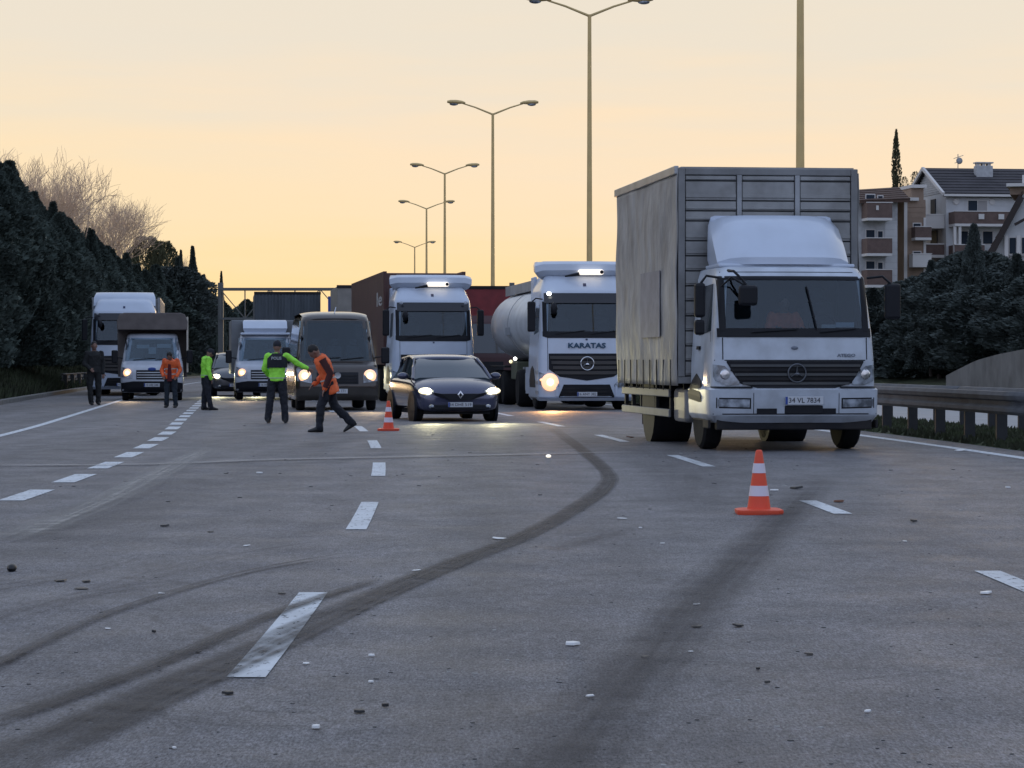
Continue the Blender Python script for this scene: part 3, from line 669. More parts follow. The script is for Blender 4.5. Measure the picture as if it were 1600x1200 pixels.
# ================================================================== heavy tractors
def tractor(root, lit=None, grille_m=None, text_s=None, deflector=True, lightbox=True, plate_s='16 BCA 417'):
    sh = Shell([(.24, 1.16, .14, 2.3, .16, .08), (.34, 1.24, .02, 2.3, .18, .10), (.82, 1.25, .0, 2.3, .2, .10), (1.5, 1.235, .04, 2.3, .2, .1), (1.92, 1.21, .08, 2.3, .2, .1), (2.9, 1.15, .26, 2.3, .2, .1),
                (3.08, 1.14, .32, 2.3, .22, .1), (3.42, 1.02, .62, 2.3, .25, .12), (3.60, .92, .95, 2.3, .25, .12), (3.66, .8, 1.2, 2.2, .25, .1)])
    sh.build('cab', white2, root, hole=(-1.0, 1.0, 2.02, 2.76))
    cab_inside(sh, root, 1.2, 2.9, 1.08, .15, 2.1, 2.0)
    sh.patch('windscreen', glass, root, [(-1.06, 2.0), (1.06, 2.0)], [(-1.03, 2.78), (1.03, 2.78)], out=.006, thick=.008)
    sh.patch('scuttle_panel', black, root, [(-1.13, 1.90), (-1.0, 1.86), (1.0, 1.86), (1.13, 1.90)], [(-1.12, 2.03), (1.12, 2.03)], out=.015)
    sh.patch('sun_visor', mat('smoked_visor', (.02, .022, .028), .2), root, [(-1.08, 2.76), (1.08, 2.76)], [(-1.09, 3.02), (1.09, 3.02)], out=.07, thick=.02)
    for sx in (-1, 1):
        xs = sorted([sx * 1.02, sx * 1.12]); sh.patch('pillar_seal', black, root, [(xs[0], 2.0), (xs[1], 2.0)], [(xs[0], 2.8), (xs[1], 2.8)], out=.012, nx=4, nz=6)
    wiper(sh, root, -.8, 1.96, -.05, 2.05); wiper(sh, root, .1, 1.96, .8, 2.05)
    g = sh.patch('grille', black, root, [(-.98, 1.05), (-.7, .86), (0, .76), (.7, .86), (.98, 1.05)], [(-1.0, 1.46), (1.0, 1.46)], out=.012)
    for i in range(4):
        z = 1.36 - i * .13; w = .95 - i * .04
        sh.patch('grille_slat', mat('grille_brown', (.04, .036, .034), .45), g, [(-w, z - .04), (-.5, z - .05), (.5, z - .05), (w, z - .04)], [(-w, z + .035), (w, z + .035)], out=.05, thick=.03)
    star(root, (0, -.08, 1.20), .17, chrome)
    low = sh.patch('lower_grille', black, root, [(-.72, .32), (.72, .32)], [(-.72, .36), (-.6, .66), (.6, .66), (.72, .36)], out=.012)
    for i in range(3): sh.patch('grille_slat', dark, low, [(-.6, .36 + i * .09), (.6, .36 + i * .09)], [(-.6, .40 + i * .09), (.6, .40 + i * .09)], out=.03)
    plate(root, .0, -.035, .41, .52, plate_s)
    sh.patch('bumper_lip', white2, root, [(-1.2, .24), (1.2, .24)], [(-1.2, .31), (1.2, .31)], out=.05, thick=.05)
    for sx in (-1, 1):
        P = lambda pts: sorted([(sx * x, z) for x, z in pts])
        h = sh.patch('headlight', lampoff, root, P([(.72, .60), (1.0, .56), (1.22, .66)]), P([(.72, .66), (.85, .80), (1.0, .90), (1.22, .98)]), out=.02, nx=8)
        if lit and sx in lit['sides']:
            y = sh.fy(sx * .95, .72) - .03; r = lit['r']
            MB().lathe([(.001, -.05), (r * .8, -.04), (r, -.01), (r, .02)], (sx * .95, y, .72), 'y', 20).build('bulb', lit['m'], h, smooth=True)
            MB().lathe([(r * 1.02, -.02), (r * 1.9, -.014), (r * 2.3, .01)], (sx * .95, y, .72), 'y', 20).build('glow_halo', lit['halo'], h, smooth=True)  # added ring that imitates the orange bloom of the lamp
            beam(root, sx * .95, y - .2, .72, 600, (1, .50, .18), 80, 10)
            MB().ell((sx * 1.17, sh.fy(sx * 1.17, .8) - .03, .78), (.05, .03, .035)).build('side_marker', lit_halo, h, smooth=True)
        elif lit: MB().ell((sx * 1.1, sh.fy(sx * 1.1, .72) - .03, .74), (.06, .03, .05)).build('bulb', lit_small, h, smooth=True)
        sh.patch('bumper_blade', white2, root, P([(.74, .36), (.80, .36)]), P([(.74, .66), (.80, .6)]), out=.04, nx=2)
        sh.patch('corner_seam', black, root, P([(1.0, 1.0), (1.012, 1.0)]), P([(1.0, 1.86), (1.012, 1.86)]), out=.004, nx=1)
        sh.side('side_window', mat('dark_glass', (.03, .04, .05), .06), root, sx, [(.42, 2.02), (1.3, 1.95), (1.3, 2.7), (.52, 2.72)], out=.008)
        sh.side('door_seam', black, root, sx, [(.34, 1.0), (.36, 1.0), (.42, 1.95), (.40, 1.95)], out=.004)
        sh.side('door_seam', black, root, sx, [(1.44, 1.0), (1.46, 1.0), (1.46, 2.85), (1.44, 2.85)], out=.004)
        sh.side('wheel_arch', black, root, sx, [(.72, .3), (.8, .75), (1.05, 1.05), (1.4, 1.14), (1.75, 1.05), (2.02, .75), (2.1, .3)], out=.012)
        for k in range(3): sh.side('step', greymetal, root, sx, [(.2, .42 + k * .26), (.6, .42 + k * .26), (.6, .50 + k * .26), (.2, .50 + k * .26)], out=.025)
        mirror(root, [(sx * 1.12, .32, 2.86), (sx * 1.3, .2, 2.88), (sx * 1.4, .18, 2.8)], (*sorted([sx * 1.32, sx * 1.52]), .1, .26, 2.02, 2.80))
        MB().ell((sx * .97, .12, 3.0), (.06, .04, .05)).build('clearance_lamp', lit_small if (lit and sx < 0) else lampoff, root, smooth=True)
        wheel(root, sx * 1.2, 1.42, .52, .30); wheel(root, sx * 1.22, 5.2, .52, .55)
        sh.side('side_fairing', white2, root, sx, [(2.32, .4), (3.0, .4), (3.0, 1.1), (2.32, 1.1)], out=.0)
        MB().box(*sorted([sx * 1.02, sx * 1.10]), 2.3, 3.0, 1.1, 3.5).build('air_deflector', white2, root, bevel=.02)
    MB().ell((-.86, -.03, 2.62), (.09, .10, .16)).build('front_mirror', black, root, smooth=True)
    # roof wind deflector: curled wing above the roof with lit number box
    if deflector:
        rr = []
        for z, y, hw in ((3.44, .86, 1.02), (3.50, .66, 1.15), (3.62, .56, 1.24), (3.78, .58, 1.25), (3.86, .72, 1.22), (3.87, 1.1, 1.18)):
            r = [(hw * t, y + .35 * abs(t) ** 3, z - (.05 if abs(t) == 1 else 0)) for t in [k / 6 - 1 for k in range(13)]] + [(hw * .96, 1.6, z), (-hw * .96, 1.6, z)]; rr.append(r)
        MB().rings(rr).build('roof_wing', white2, root, smooth=True)
        if lightbox: 
            b = box('lightbox', (-.16, .5, .40, .62, 3.50, 3.64), lit_box, root, .05)
            MB().ell((.44, .38, 3.57), (.05, .03, .05)).build('beacon', black, b, smooth=True)
        tube('air_horn', [(-.5, .55, 3.46), (-.14, .42, 3.52)], [.02, .05], black, root)
    for x in (-.62, .62): pass
    sh.patch('roof_badge', mat('navy_print', (.02, .03, .09), .5), root, [(-.04, 3.2), (.04, 3.2)], [(-.04, 3.28), (.04, 3.28)], out=.01, nx=2)
    sh.patch('front_badge', MATS['navy_print'], root, [(-.025, 1.80), (.025, 1.80)], [(-.012, 1.84), (.012, 1.84)], out=.01, nx=2)
    if text_s: 
        t = text('lettering', text_s, .18, mat('teal_print', (.02, .07, .13), .5), root, (0, sh.fy(.3, 1.66) - .025, 1.66), bold=.005, sx=1.27, extrude=.012)
    MB().box(-.45, -.3, 2.2, 6.0, .7, .95).box(.3, .45, 2.2, 6.0, .7, .95).box(-.9, .9, 3.0, 3.2, .5, .7).build('chassis', dark, root)
    box('side_tank', (-1.15, -.55, 2.6, 4.0, .4, 1.0), greymetal, root, .08); box('side_tank', (.55, 1.15, 2.6, 4.0, .4, 1.0), greymetal, root, .08)
    box('front_axle', (-.95, .95, 1.3, 1.5, .42, .6), dark, root)
    return sh
def semi_box(root, m, y0, y1, z0, z1, rz=0, frame_m=None, name='trailer_box'):
    e = MB().box(-1.27, 1.27, y0, y1, z0, z1).build(name, m, root, bevel=.03)
    e.rotation_euler = (0, 0, rz)
    for x in (-1.25, 1.19):
        for y in (y0 - .02, y1 - .04): MB().box(x, x + .06, y, y + .06, z0 - .02, z1 + .03).build('corner_post', frame_m or greymetal, e)
        MB().box(x - .02, x + .08, y0, y1, z1 - .04, z1 + .05).build('top_rail', frame_m or greymetal, e)
    MB().box(-.5, .5, y0 + .5, y1, z0 - .25, z0 - .02).build('trailer_chassis', dark, e)
    return e
red_m = mat('maroon_trailer', (.085, .028, .024), .55, var=.25, vscale=1.5, dirt=.25)
# tanker with lettered tractor
TK = empty('tanker_truck', (1.93, 69.2, 0), R(6.3), label='white tractor lettered KARATAS pulling a silver tank trailer, one headlight blazing orange', cat='tanker truck')
tractor(TK, dict(sides=(-1,), m=lit_warm, halo=lit_halo, r=.10), text_s='KARATAS', plate_s='16 ANY 382')
def tank(root):
    silver = mat('tank_silver', (.60, .63, .66), .45, metal=.3, dirt=.25)
    rr = []
    prof = [(3.2, .3), (3.22, .8), (3.35, 1.06), (3.6, 1.18), (7.3, 1.22), (11, 1.22), (12.6, 1.2), (12.85, 1.05), (12.95, .5)]
    for y, r in prof: rr.append([(r * math.cos(2 * math.pi * k / 36), y, 2.32 + r * .86 * math.sin(2 * math.pi * k / 36)) for k in range(36)])
    t = MB().rings(rr).build('tank', silver, root, smooth=True)
    for y in (7.6,):
        MB().rings([[(1.235 * math.cos(2 * math.pi * k / 36), y + dy, 2.32 + 1.235 * .865 * math.sin(2 * math.pi * k / 36)) for k in range(36)] for dy in (0, .06)]).build('band', steel, t, smooth=True)
    wk = MB()
    for sx in (-1, 1): wk.box(sx * .75 - .02, sx * .75 + .02, 3.4, 12.4, 3.22, 3.50)
    wk.box(-.75, .75, 3.4, 12.4, 3.28, 3.31); wk.build('walkway', greymetal, t)
    for y in (5, 7.5, 10): MB().lathe([(.26, 3.3), (.26, 3.42), (.2, 3.46), (.001, 3.47)], (0, y, 0), 'z', 16).build('hatch', steel, t, smooth=True)
    MB().box(-1.21, -1.17, 7.2, 8.4, 2.0, 2.4).build('hazard_board', mat('faded_board', (.25, .27, .3), .6), t)
    box('hose_box', (-1.15, -.6, 5.9, 7.4, .75, 1.25), mat('olive_box', (.09, .10, .06), .6, dirt=.3), root, .03)
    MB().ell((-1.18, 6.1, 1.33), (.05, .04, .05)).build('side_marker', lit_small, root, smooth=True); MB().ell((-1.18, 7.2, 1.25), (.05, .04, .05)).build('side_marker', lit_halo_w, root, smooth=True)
    MB().box(-.5, .5, 4.0, 12.5, 1.0, 1.25).build('trailer_chassis', dark, root)
    box('landing_gear', (-1.0, -.85, 5.6, 5.75, .1, 1.1), greymetal, root); box('mudguard', (-1.24, -.7, 8.3, 12.3, 1.08, 1.14), dark, root)
    for y in (9.0, 10.3, 11.6):
        for sx in (-1, 1): wheel(root, sx * 1.22, y, .50, .4)
tank(TK)
# semi with maroon trailer
SM = empty('semi_truck', (-2.33, 80.2, 0), R(7.6), label='white tractor without lettering behind the dark hatchback, pulling a maroon box trailer', cat='semi truck')
tractor(SM, None, plate_s='34 HT 2961')
tb = semi_box(SM, red_m, 2.75, 16.3, 1.15, 3.98, 0, red_m)
lt = text('lettering', 'le', .62, mat('faded_white_print', (.42, .41, .40), .6), tb, (-1.275, 4.3, 3.18), rot=(R(90), 0, R(-90)), bold=.008, extrude=.006, sx=5)
for y in (12.2, 13.5, 14.8):
    for sx in (-1, 1): wheel(SM, sx * 1.22, y, .5, .4)
# far left tractor
TL = empty('semi_truck', (-14.15, 98, 0), R(6.5), label='white high roof tractor half hidden behind the brown boxed light truck at the left edge', cat='semi truck')
tractor(TL, None, deflector=False, plate_s='41 AK 905')
rr = []
for z, y, hw in ((3.2, .9, 1.1), (3.3, .75, 1.13), (3.62, .95, 1.12), (3.8, 1.3, 1.05), (3.82, 1.8, 1.0)):
    rr.append([(hw * t, y + .25 * abs(t) ** 4, z) for t in [k / 6 - 1 for k in range(13)]] + [(hw * .96, 2.4, z), (-hw * .96, 2.4, z)])
MB().rings(rr).build('roof_spoiler', white2, TL, smooth=True)
box('spotlight_bar', (-.35, .5, .6, .7, 3.3, 3.36), black, TL)
semi_box(TL, mat('grey_trailer', (.2, .2, .2), .7, var=.2), 2.8, 14, 1.15, 3.6)

# ------------------------------------------------------------------ plain rear trucks seen only above the others
def far_truck(name, px, d, w, ztop, m, cabm, label, yaw=6, cab_h=2.7, length=7, corr=False):
    T = empty(name, (at(px, d), d, 0), R(yaw), label=label, cat='truck')
    sh = Shell([(.3, 1.12, .1, 1.8, .15, .08), (.42, 1.18, 0, 1.8, .16, .08), (1.4, 1.16, .04, 1.8, .16, .08), (cab_h - .25, 1.05, .28, 1.8, .16, .08), (cab_h, .95, .5, 1.75, .2, .08)])
    sh.build('cab', cabm, T)
    sh.patch('windscreen', mat('dark_glass', (.03, .04, .05), .06), T, [(-1.02, 1.55), (1.02, 1.55)], [(-.98, cab_h - .3), (.98, cab_h - .3)], out=.01)
    sh.patch('grille', black, T, [(-.8, .75), (.8, .75)], [(-.9, 1.25), (.9, 1.25)], out=.012)
    for sx in (-1, 1):
        P = lambda pts: sorted([(sx * x, z) for x, z in pts])
        sh.patch('headlight', lampoff, T, P([(.8, .55), (1.12, .6)]), P([(.8, .7), (1.12, .8)]), nx=3)
        mirror(T, [(sx * 1.0, .3, 2.3), (sx * 1.25, .2, 2.3)], (*sorted([sx * 1.2, sx * 1.38]), .12, .24, 1.75, 2.3))
        wheel(T, sx * 1.15, 1.3, .48, .28); wheel(T, sx * 1.18, 5.8, .48, .5)
    b = MB().box(-w / 2, w / 2, 2.0, 2 + length, 1.0, ztop).build('cargo_box', m, T, bevel=.03)
    if corr:
        n = 20
        for k in range(n):
            x = -w / 2 + w * (k + .5) / n; MB().box(x - .025, x + .025, 1.965, 2.0, 1.05, ztop - .08).build('rib', m, b)
    MB().box(-w / 2 - .02, w / 2 + .02, 1.97, 2.06, ztop - .08, ztop + .03).build('top_rail', dark, b)
    MB().box(-.45, .45, 1.5, 2 + length, .65, .98).build('chassis', dark, T)
    return T
far_truck('box_truck', 752, 96, 2.5, 3.98, mat('red_tarp', (.22, .025, .03), .6, var=.3), mat('red_cab', (.06, .02, .022), .5), 'truck with dark red box showing between the white tractor and the silver tank', cab_h=2.9)
far_truck('box_truck', 451, 107, 2.66, 4.05, mat('grey_blue_tarp', (.10, .115, .13), .7, var=.35, vscale=1.5, stretch=(3, 1, .3)), white, 'truck with wide dark grey ribbed box rising behind the white light truck and brown van', cab_h=2.5, corr=True)
far_truck('box_truck', 583, 100, 2.5, 4.12, mat('beige_tarp', (.27, .25, .22), .7, var=.2), white, 'truck with beige box showing only at the left and top edges of the maroon trailer', cab_h=2.6)

# ------------------------------------------------------------------ light trucks (van cab)
def van_shell(H=2.2, w=1.0, ylen=6.0, nose=.0):
    return [(.26, w * .94, .14, ylen, .16, .10), (.36, w * .99, .03, ylen, .2, .14), (.62, w, .0, ylen, .24, .16), (.9, w, .08, ylen, .26, .16), (1.12, w * .985, .32, ylen, .26, .16), (1.26, w * .96, .74, ylen, .24, .16)]
def light_van_front(T, body, z_sc=1.0, hw=1.0, lit=lit_warm, halo=lit_halo, bump=black, plate_s='16 VK 552', emblem='oval', ylen=1.9, roofh=2.17, wmat=None, lit_r=.07, pillars=None, bzt=.62):
    lo = Shell([(.26, hw * .94, .14, ylen, .16, .10), (.36, hw * .99, .03, ylen, .2, .14), (.62, hw, .0, ylen, .24, .16), (.9, hw, .06, ylen, .26, .16), (1.10, hw * .99, .18, ylen, .26, .16), (1.26, hw * .97, .52, ylen, .24, .16)])
    lo.build('lower_body', body, T, dz=.07)
    up = Shell([(1.24, hw * .965, .50, ylen, .22, .14), (roofh - .16, hw * .83, 1.06, ylen, .2, .1), (roofh - .05, hw * .80, 1.16, ylen, .2, .1), (roofh, hw * .70, 1.34, ylen, .2, .1)])
    up.build('upper_body', body, T, hole=(-hw * .8, hw * .8, 1.32, roofh - .2), dz=.1)
    up.patch('windscreen', glass, T, [(-hw * .86, 1.27), (hw * .86, 1.27)], [(-hw * .77, roofh - .15), (hw * .77, roofh - .15)], out=.006, thick=.008)
    i = MB().box(-hw * .8, hw * .8, ylen - .05, ylen - .03, .9, roofh - .1).box(-hw * .8, hw * .8, 1.0, ylen - .05, .9, .93).box(-hw * .84, -hw * .82, .9, ylen - .05, .9, 1.9).box(hw * .82, hw * .84, .9, ylen - .05, .9, 1.9)
    i.build('cab_lining', interior, T)
    MB().box(-hw * .8, hw * .8, .75, 1.1, 1.05, 1.30).build('dashboard', interior, T, bevel=.05)
    for sx in (-1, 0, 1): MB().box(sx * .5 - .2, sx * .5 + .2, 1.45, 1.6, .95, 1.66).box(sx * .5 - .1, sx * .5 + .1, 1.47, 1.55, 1.68, 1.84).build('seat', seatm, T, bevel=.04)
    MB().tube([(.5 + .19 * math.cos(.33 * k), 1.15 + .08 * math.sin(.33 * k), 1.34 + .16 * math.sin(.33 * k)) for k in range(20)], .014, 6, cap=False).build('steering_wheel', black, T, smooth=True)
    lo.patch('bumper', bump, T, [(-hw * .98, .27), (hw * .98, .27)], [(-hw * .98, bzt - .06), (-hw * .6, bzt), (hw * .6, bzt), (hw * .98, bzt - .06)], out=.03, thick=.06, nz=6)
    g = lo.patch('grille', black, T, [(-hw * .5, .68), (hw * .5, .68)], [(-hw * .60, .9), (-hw * .5, .98), (hw * .5, .98), (hw * .60, .9)], out=.014)
    for k in range(3): lo.patch('grille_bar', steel if emblem == 'oval' else dark, g, [(-hw * .48, .73 + k * .08), (hw * .48, .73 + k * .08)], [(-hw * .48, .755 + k * .08), (hw * .48, .755 + k * .08)], out=.03, thick=.02)
    if emblem == 'oval': MB().ell((0, lo.fy(0, 1.0) - .03, 1.01), (.13, .02, .055)).build('badge', blue_m, T, smooth=True)
    elif emblem == 'ring': MB().lathe([(.055, -.01), (.08, -.016), (.08, 0)], (0, lo.fy(0, .9) - .04, .9), 'y', 20).build('badge', steel, T, smooth=True)
    plate(T, 0, -.035, .5, .5, plate_s)
    for sx in (-1, 1):
        P = lambda pts: sorted([(sx * hw * x, z) for x, z in pts])
        h = lo.patch('headlight', lampoff, T, P([(.62, .70), (.97, .76)]), P([(.62, .92), (.8, 1.04), (.97, 1.08)]), out=.02, nx=8)
        if lit and not (isinstance(lit, tuple) and sx not in lit[1]):
            lm = lit[0] if isinstance(lit, tuple) else lit; x = sx * hw * .78; y = lo.fy(x, .88) - .025; r = lit_r
            MB().lathe([(.001, -.04), (r * .8, -.03), (r, -.01), (r, .02)], (x, y, .89), 'y', 18).build('bulb', lm, h, smooth=True)
            MB().lathe([(r * 1.03, -.012), (r * 1.6, -.01), (r * 1.9, .01)], (x, y, .89), 'y', 18).build('glow_halo', halo, h, smooth=True)  # added emissive ring, the lamp's bloom given a shape
            beam(T, x, y - .15, .89, 170, (1, .7, .4), 60, 8)
        up.side('side_window', mat('dark_glass', (.03, .04, .05), .06), T, sx, [(.85, 1.3), (ylen - .25, 1.3), (ylen - .25, roofh - .3), (1.25, roofh - .3)], out=.008)
        lo.side('wheel_arch', black, T, sx, [(.5, .27), (.55, .55), (.72, .74), (.95, .8), (1.18, .74), (1.35, .55), (1.4, .27)], out=.012)
        mirror(T, [(sx * hw * .9, .85, 1.35), (sx * hw * 1.12, .8, 1.38)], (*sorted([sx * hw * 1.10, sx * hw * 1.3]), .74, .88, 1.2, 1.62))
        wheel(T, sx * hw * .96, .95, .345, .22)
    wiper(up, T, -.6, 1.30, .1, 1.36, .02); wiper(up, T, .1, 1.30, .7, 1.36, .02)
    return lo, up
whv = mat('van_white', (.52, .55, .61), .35, dirt=.25, dirtz=1.1, coat=.3)
LT = empty('light_truck', (-11.52, 86, 0), R(7), label='white cab light truck with brown grey boxed body and one lit headlight', cat='light truck')
light_van_front(LT, whv, lit=(lit_warm, (-1,)), plate_s='10 ABJ 346')
MB().box(-.95, -.35, .98, 1.0, 1.33, 1.36).box(-.5, -.1, 1.18, 1.2, 1.68, 1.8).box(.15, .6, 1.18, 1.2, 1.7, 1.82).box(-.12, .12, 1.19, 1.2, 1.5, 1.72).build('dash_papers', plate_m, LT)
brt = mat('brown_tarp', (.16, .135, .125), .7, var=.25, dirt=.2)
bb = MB().rings([[(-1.12, y, z0), (-1.14, y, 2.55), (-1.05, y, 2.78), (-.9, y, 2.83), (.9, y, 2.83), (1.05, y, 2.78), (1.14, y, 2.55), (1.12, y, z0)] for y, z0 in ((.98, 2.28), (1.9, 2.26), (1.95, .75), (5.4, .75))]).build('box_body', brt, LT, smooth=False, bevel=.03)
MB().box(1.10, 1.16, 1.02, 5.4, .9, 2.7).build('side_edge_strip', mat('cream_strip', (.55, .5, .42), .6), LT, bevel=.01)
for sx in (-1, 1): wheel(LT, sx * .95, 4.4, .345, .3)
MB().box(-.5, .5, 1.9, 5.3, .45, .74).build('chassis', dark, LT)
L2 = empty('light_truck', (-7.95, 87, 0), R(7), label='white cab light truck with blue white wind deflector, behind the officer pointing right', cat='light truck')
light_van_front(L2, whv, lit=(lit_warm, (-1,)), plate_s='16 AFL 28')
MB().rings([[(-.72 * s, y, z), (-.6 * s, y - .05, z), (0, y - .08, z), (.6 * s, y - .05, z), (.72 * s, y, z), (.72 * s, y + .6, z), (-.72 * s, y + .6, z)] for z, y, s in ((2.18, 1.2, .92), (2.34, 1.15, 1.0), (2.56, 1.45, 1.0), (2.62, 1.6, .95))]).build('wind_deflector', white2, L2, smooth=True)
box('roof_lip', (-.82, .82, 1.02, 1.4, 2.12, 2.2), white2, L2, .04)
semi = MB().box(-1.1, 1.1, 2.0, 6, .85, 2.62).build('box_body', mat('grey_box', (.2, .21, .22), .6, var=.2), L2, bevel=.03)
for sx in (-1, 1): wheel(L2, sx * .95, 4.6, .345, .3)
MB().box(-.5, .5, 1.9, 5.9, .45, .84).build('chassis', dark, L2)

# brown panel van -----------------------------------------------------
def brown_van():
    V = empty('panel_van', (-4.42, 68.2, 0), R(7.2), label='dark brown high roof van with both headlights lit, beside the dark hatchback', cat='van')
    brown = mat('brown_metallic', (.042, .029, .022), .3, metal=.35, dirt=.18, coat=.8)
    lo, up = light_van_front(V, brown, hw=1.06, lit=lit_warm, bump=mat('brown_plastic', (.03, .026, .022), .6, dirt=.3), plate_s='06 BFS 771', emblem='ring', ylen=5.9, roofh=2.45, lit_r=.085, bzt=.60)
    MB().rings([[(hw * t, y + .1 * abs(t) ** 3 * (1 if y < 2 else 0), z + .06 * (1 - abs(t) ** 4)) for t in [k / 6 - 1 for k in range(13)]] for y, z, hw in ((1.10, 2.30, .80), (1.2, 2.38, .83), (1.5, 2.45, .85), (2.4, 2.50, .86), (5.8, 2.50, .84), (5.88, 2.4, .82))], cap=False, closed=False).build('roof_panel', brown, V, smooth=True)
    for sx in (-1, 1):
        lo.side('side_moulding', black, V, sx, [(1.5, .62), (5.7, .62), (5.7, .72), (1.5, .72)], out=.015)
        lo.side('door_seam', black, V, sx, [(1.75, .4), (1.765, .4), (1.765, 1.2), (1.75, 1.2)], out=.004)
        lo.side('wheel_arch', black, V, sx, [(4.1, .27), (4.15, .55), (4.32, .74), (4.55, .8), (4.78, .74), (4.95, .55), (5.0, .27)], out=.012)
        wheel(V, sx * .97, 4.55, .345, .3)
    tube('aerial', [(.0, 1.45, 2.5), (.05, 1.6, 2.66)], .012, white2, V)
    MB().box(-.8, .8, 1.1, 5.5, .25, .4).build('underbody', dark, V)
brown_van()

# dark hatchback --------------------------------------------------------
def hatchback(name, loc, rz, body, label, lit=True, plate_s='34 DHE 519'):
    C_ = empty(name, loc, rz, label=label, cat='car')
    # body: stations along y; each section (y, halfwidth sill, halfwidth belt, z bottom, z belt, z top centre, bonnet crown)
    st = [(0.0, .58, .60, .34, .56, .62), (.04, .70, .74, .26, .64, .71), (.13, .79, .81, .22, .73, .81), (.28, .84, .86, .22, .80, .90), (.45, .86, .875, .22, .86, .965), (.62, .865, .88, .24, .90, 1.01),
          (.85, .865, .885, .24, .935, 1.05), (1.15, .865, .885, .24, .96, 1.06), (1.8, .865, .885, .24, .98, 1.04), (2.6, .865, .885, .24, 1.0, 1.04), (3.2, .865, .885, .24, 1.01, 1.04), (3.7, .84, .87, .26, 1.0, 1.02), (3.98, .72, .78, .34, .95, .98), (4.06, .6, .62, .42, .9, .92)]
    rr = []
    for y, hs, hb, zb, zl, zt in st:
        r = []
        half = [(hs * .90, zb), (hs, zb + .08), (hb * 1.0, zb + (zl - zb) * .45), (hb * .995, zl - .05), (hb * .96, zl), (hb * .80, zl + (zt - zl) * .55), (hb * .45, zt - .008), (0, zt)]
        r = [(x, y, z) for x, z in half] + [(-x, y, z) for x, z in half[-2::-1]]
        rr.append(r)
    B = MB().rings(rr).build('body', body, C_, smooth=True)
    ss = B.modifiers.new('sub', 'SUBSURF'); ss.levels = 1; ss.render_levels = 1
    # greenhouse in dark glass
    gs = [(.82, .82, .97, .82, 1.04), (1.22, .74, .95, .74, 1.30), (1.55, .70, .95, .66, 1.49), (1.85, .70, .95, .64, 1.555), (2.5, .70, .96, .64, 1.575), (3.2, .70, .97, .60, 1.50), (3.7, .70, .97, .58, 1.25), (3.92, .7, .97, .6, 1.0)]
    rr = [[(.80, y, .93), (hl, y, zt - .05), (hl * .86, y, zt - .012), (0, y, zt), (-hl * .86, y, zt - .012), (-hl, y, zt - .05), (-.80, y, .93)] for y, _, _, hl, zt in gs]
    MB().rings(rr, closed=True).build('cabin_glass', mat('car_glass', (.04, .055, .065), .05, coat=.6), C_, smooth=True)
    # windscreen proper (slightly proud) and roof skin
    rf = MB().rings([[(hw * t, y + .05 * abs(t) ** 2, z - .035 * abs(t) ** 3) for t in [k / 5 - 1 for k in range(11)]] for y, z, hw in ((1.52, 1.49, .66), (1.62, 1.535, .66), (1.9, 1.575, .655), (2.5, 1.595, .65), (3.2, 1.53, .63), (3.35, 1.47, .6))], cap=False, closed=False).build('roof', body, C_, smooth=True)
    rf.modifiers.new('t', 'SOLIDIFY').thickness = .02
    for sx in (-1, 1):
        tube('pillar', [(sx * .84, .84, 1.0), (sx * .765, 1.22, 1.27), (sx * .685, 1.55, 1.475), (sx * .665, 2.1, 1.54), (sx * .65, 3.1, 1.49), (sx * .66, 3.8, 1.02)], .032, body, C_)
        tube('door_pillar', [(sx * .80, 2.35, .95), (sx * .66, 2.4, 1.5)], .03, black, C_)
        tube('mirror_arm', [(sx * .82, 1.25, 1.0), (sx * .95, 1.2, 1.04)], .025, black, C_)
        m_ = MB().ell((sx * 1.0, 1.16, 1.07), (.125, .09, .085)).build('mirror', body, C_, smooth=True)
        h = MB().rings([[(sx * x, y, z) for x, y, z in q] for q in (((.56, .035, .68), (.70, .09, .66), (.83, .30, .69), (.86, .46, .74)), ((.54, .06, .74), (.70, .12, .77), (.83, .33, .80), (.875, .52, .84)))], cap=False, closed=False).build('headlight', lampoff, C_, smooth=False)
        h.modifiers.new('t', 'SOLIDIFY').thickness = .05
        if lit:
            r = .085; x = sx * .70; y = .02; z = .725
            MB().ell((x, y, z), (r * 1.25, .03, r * .75)).build('bulb', lit_white, h, smooth=True)
            MB().ell((x + sx * .03, y + .035, z), (r * 1.7, .03, r * .95)).build('glow_halo', lit_halo_w, h, smooth=True)  # added emissive oval, stands for the glow around the bulb
            beam(C_, x, -.15, z, 330, (1, .92, .55), 50, 8)
        for yw in (.72, 3.30):
            MB().lathe([(.37, -.04), (.37, .02), (.40, .02), (.40, -.04)], (sx * .865, yw, .32), 'x', 28).build('wheel_arch', black, C_, smooth=True)
            MB().lathe([(.001, 0), (.37, 0), (.37, .012), (.001, .012)], (sx * .862, yw, .33), 'x', 28).build('arch_gap', black, C_)
            wheel(C_, sx * .882, yw, .315, .2)
        MB().add([(sx * .887, 1.22, .3), (sx * .888, 1.235, .3), (sx * .893, 1.235, .93), (sx * .893, 1.22, .93)], [(0, 1, 2, 3)]).build('door_seam', black, C_)
        MB().ell((sx * .60, .02, .36), (.06, .03, .05)).build('fog_light', lampoff, C_, smooth=True)
    MB().box(-.55, .55, -.015, .05, .27, .40).build('lower_intake', black, C_, bevel=.02)
    g = MB().add([(-.60, .02, .70), (-.40, -.008, .66), (.40, -.008, .66), (.60, .02, .70), (.50, .02, .62), (.20, -.012, .50), (-.20, -.012, .50), (-.50, .02, .62)], [(0, 1, 7), (1, 2, 5, 6), (1, 6, 7), (2, 3, 4), (2, 4, 5)]).build('grille', black, C_); g.modifiers.new('t', 'SOLIDIFY').thickness = .03
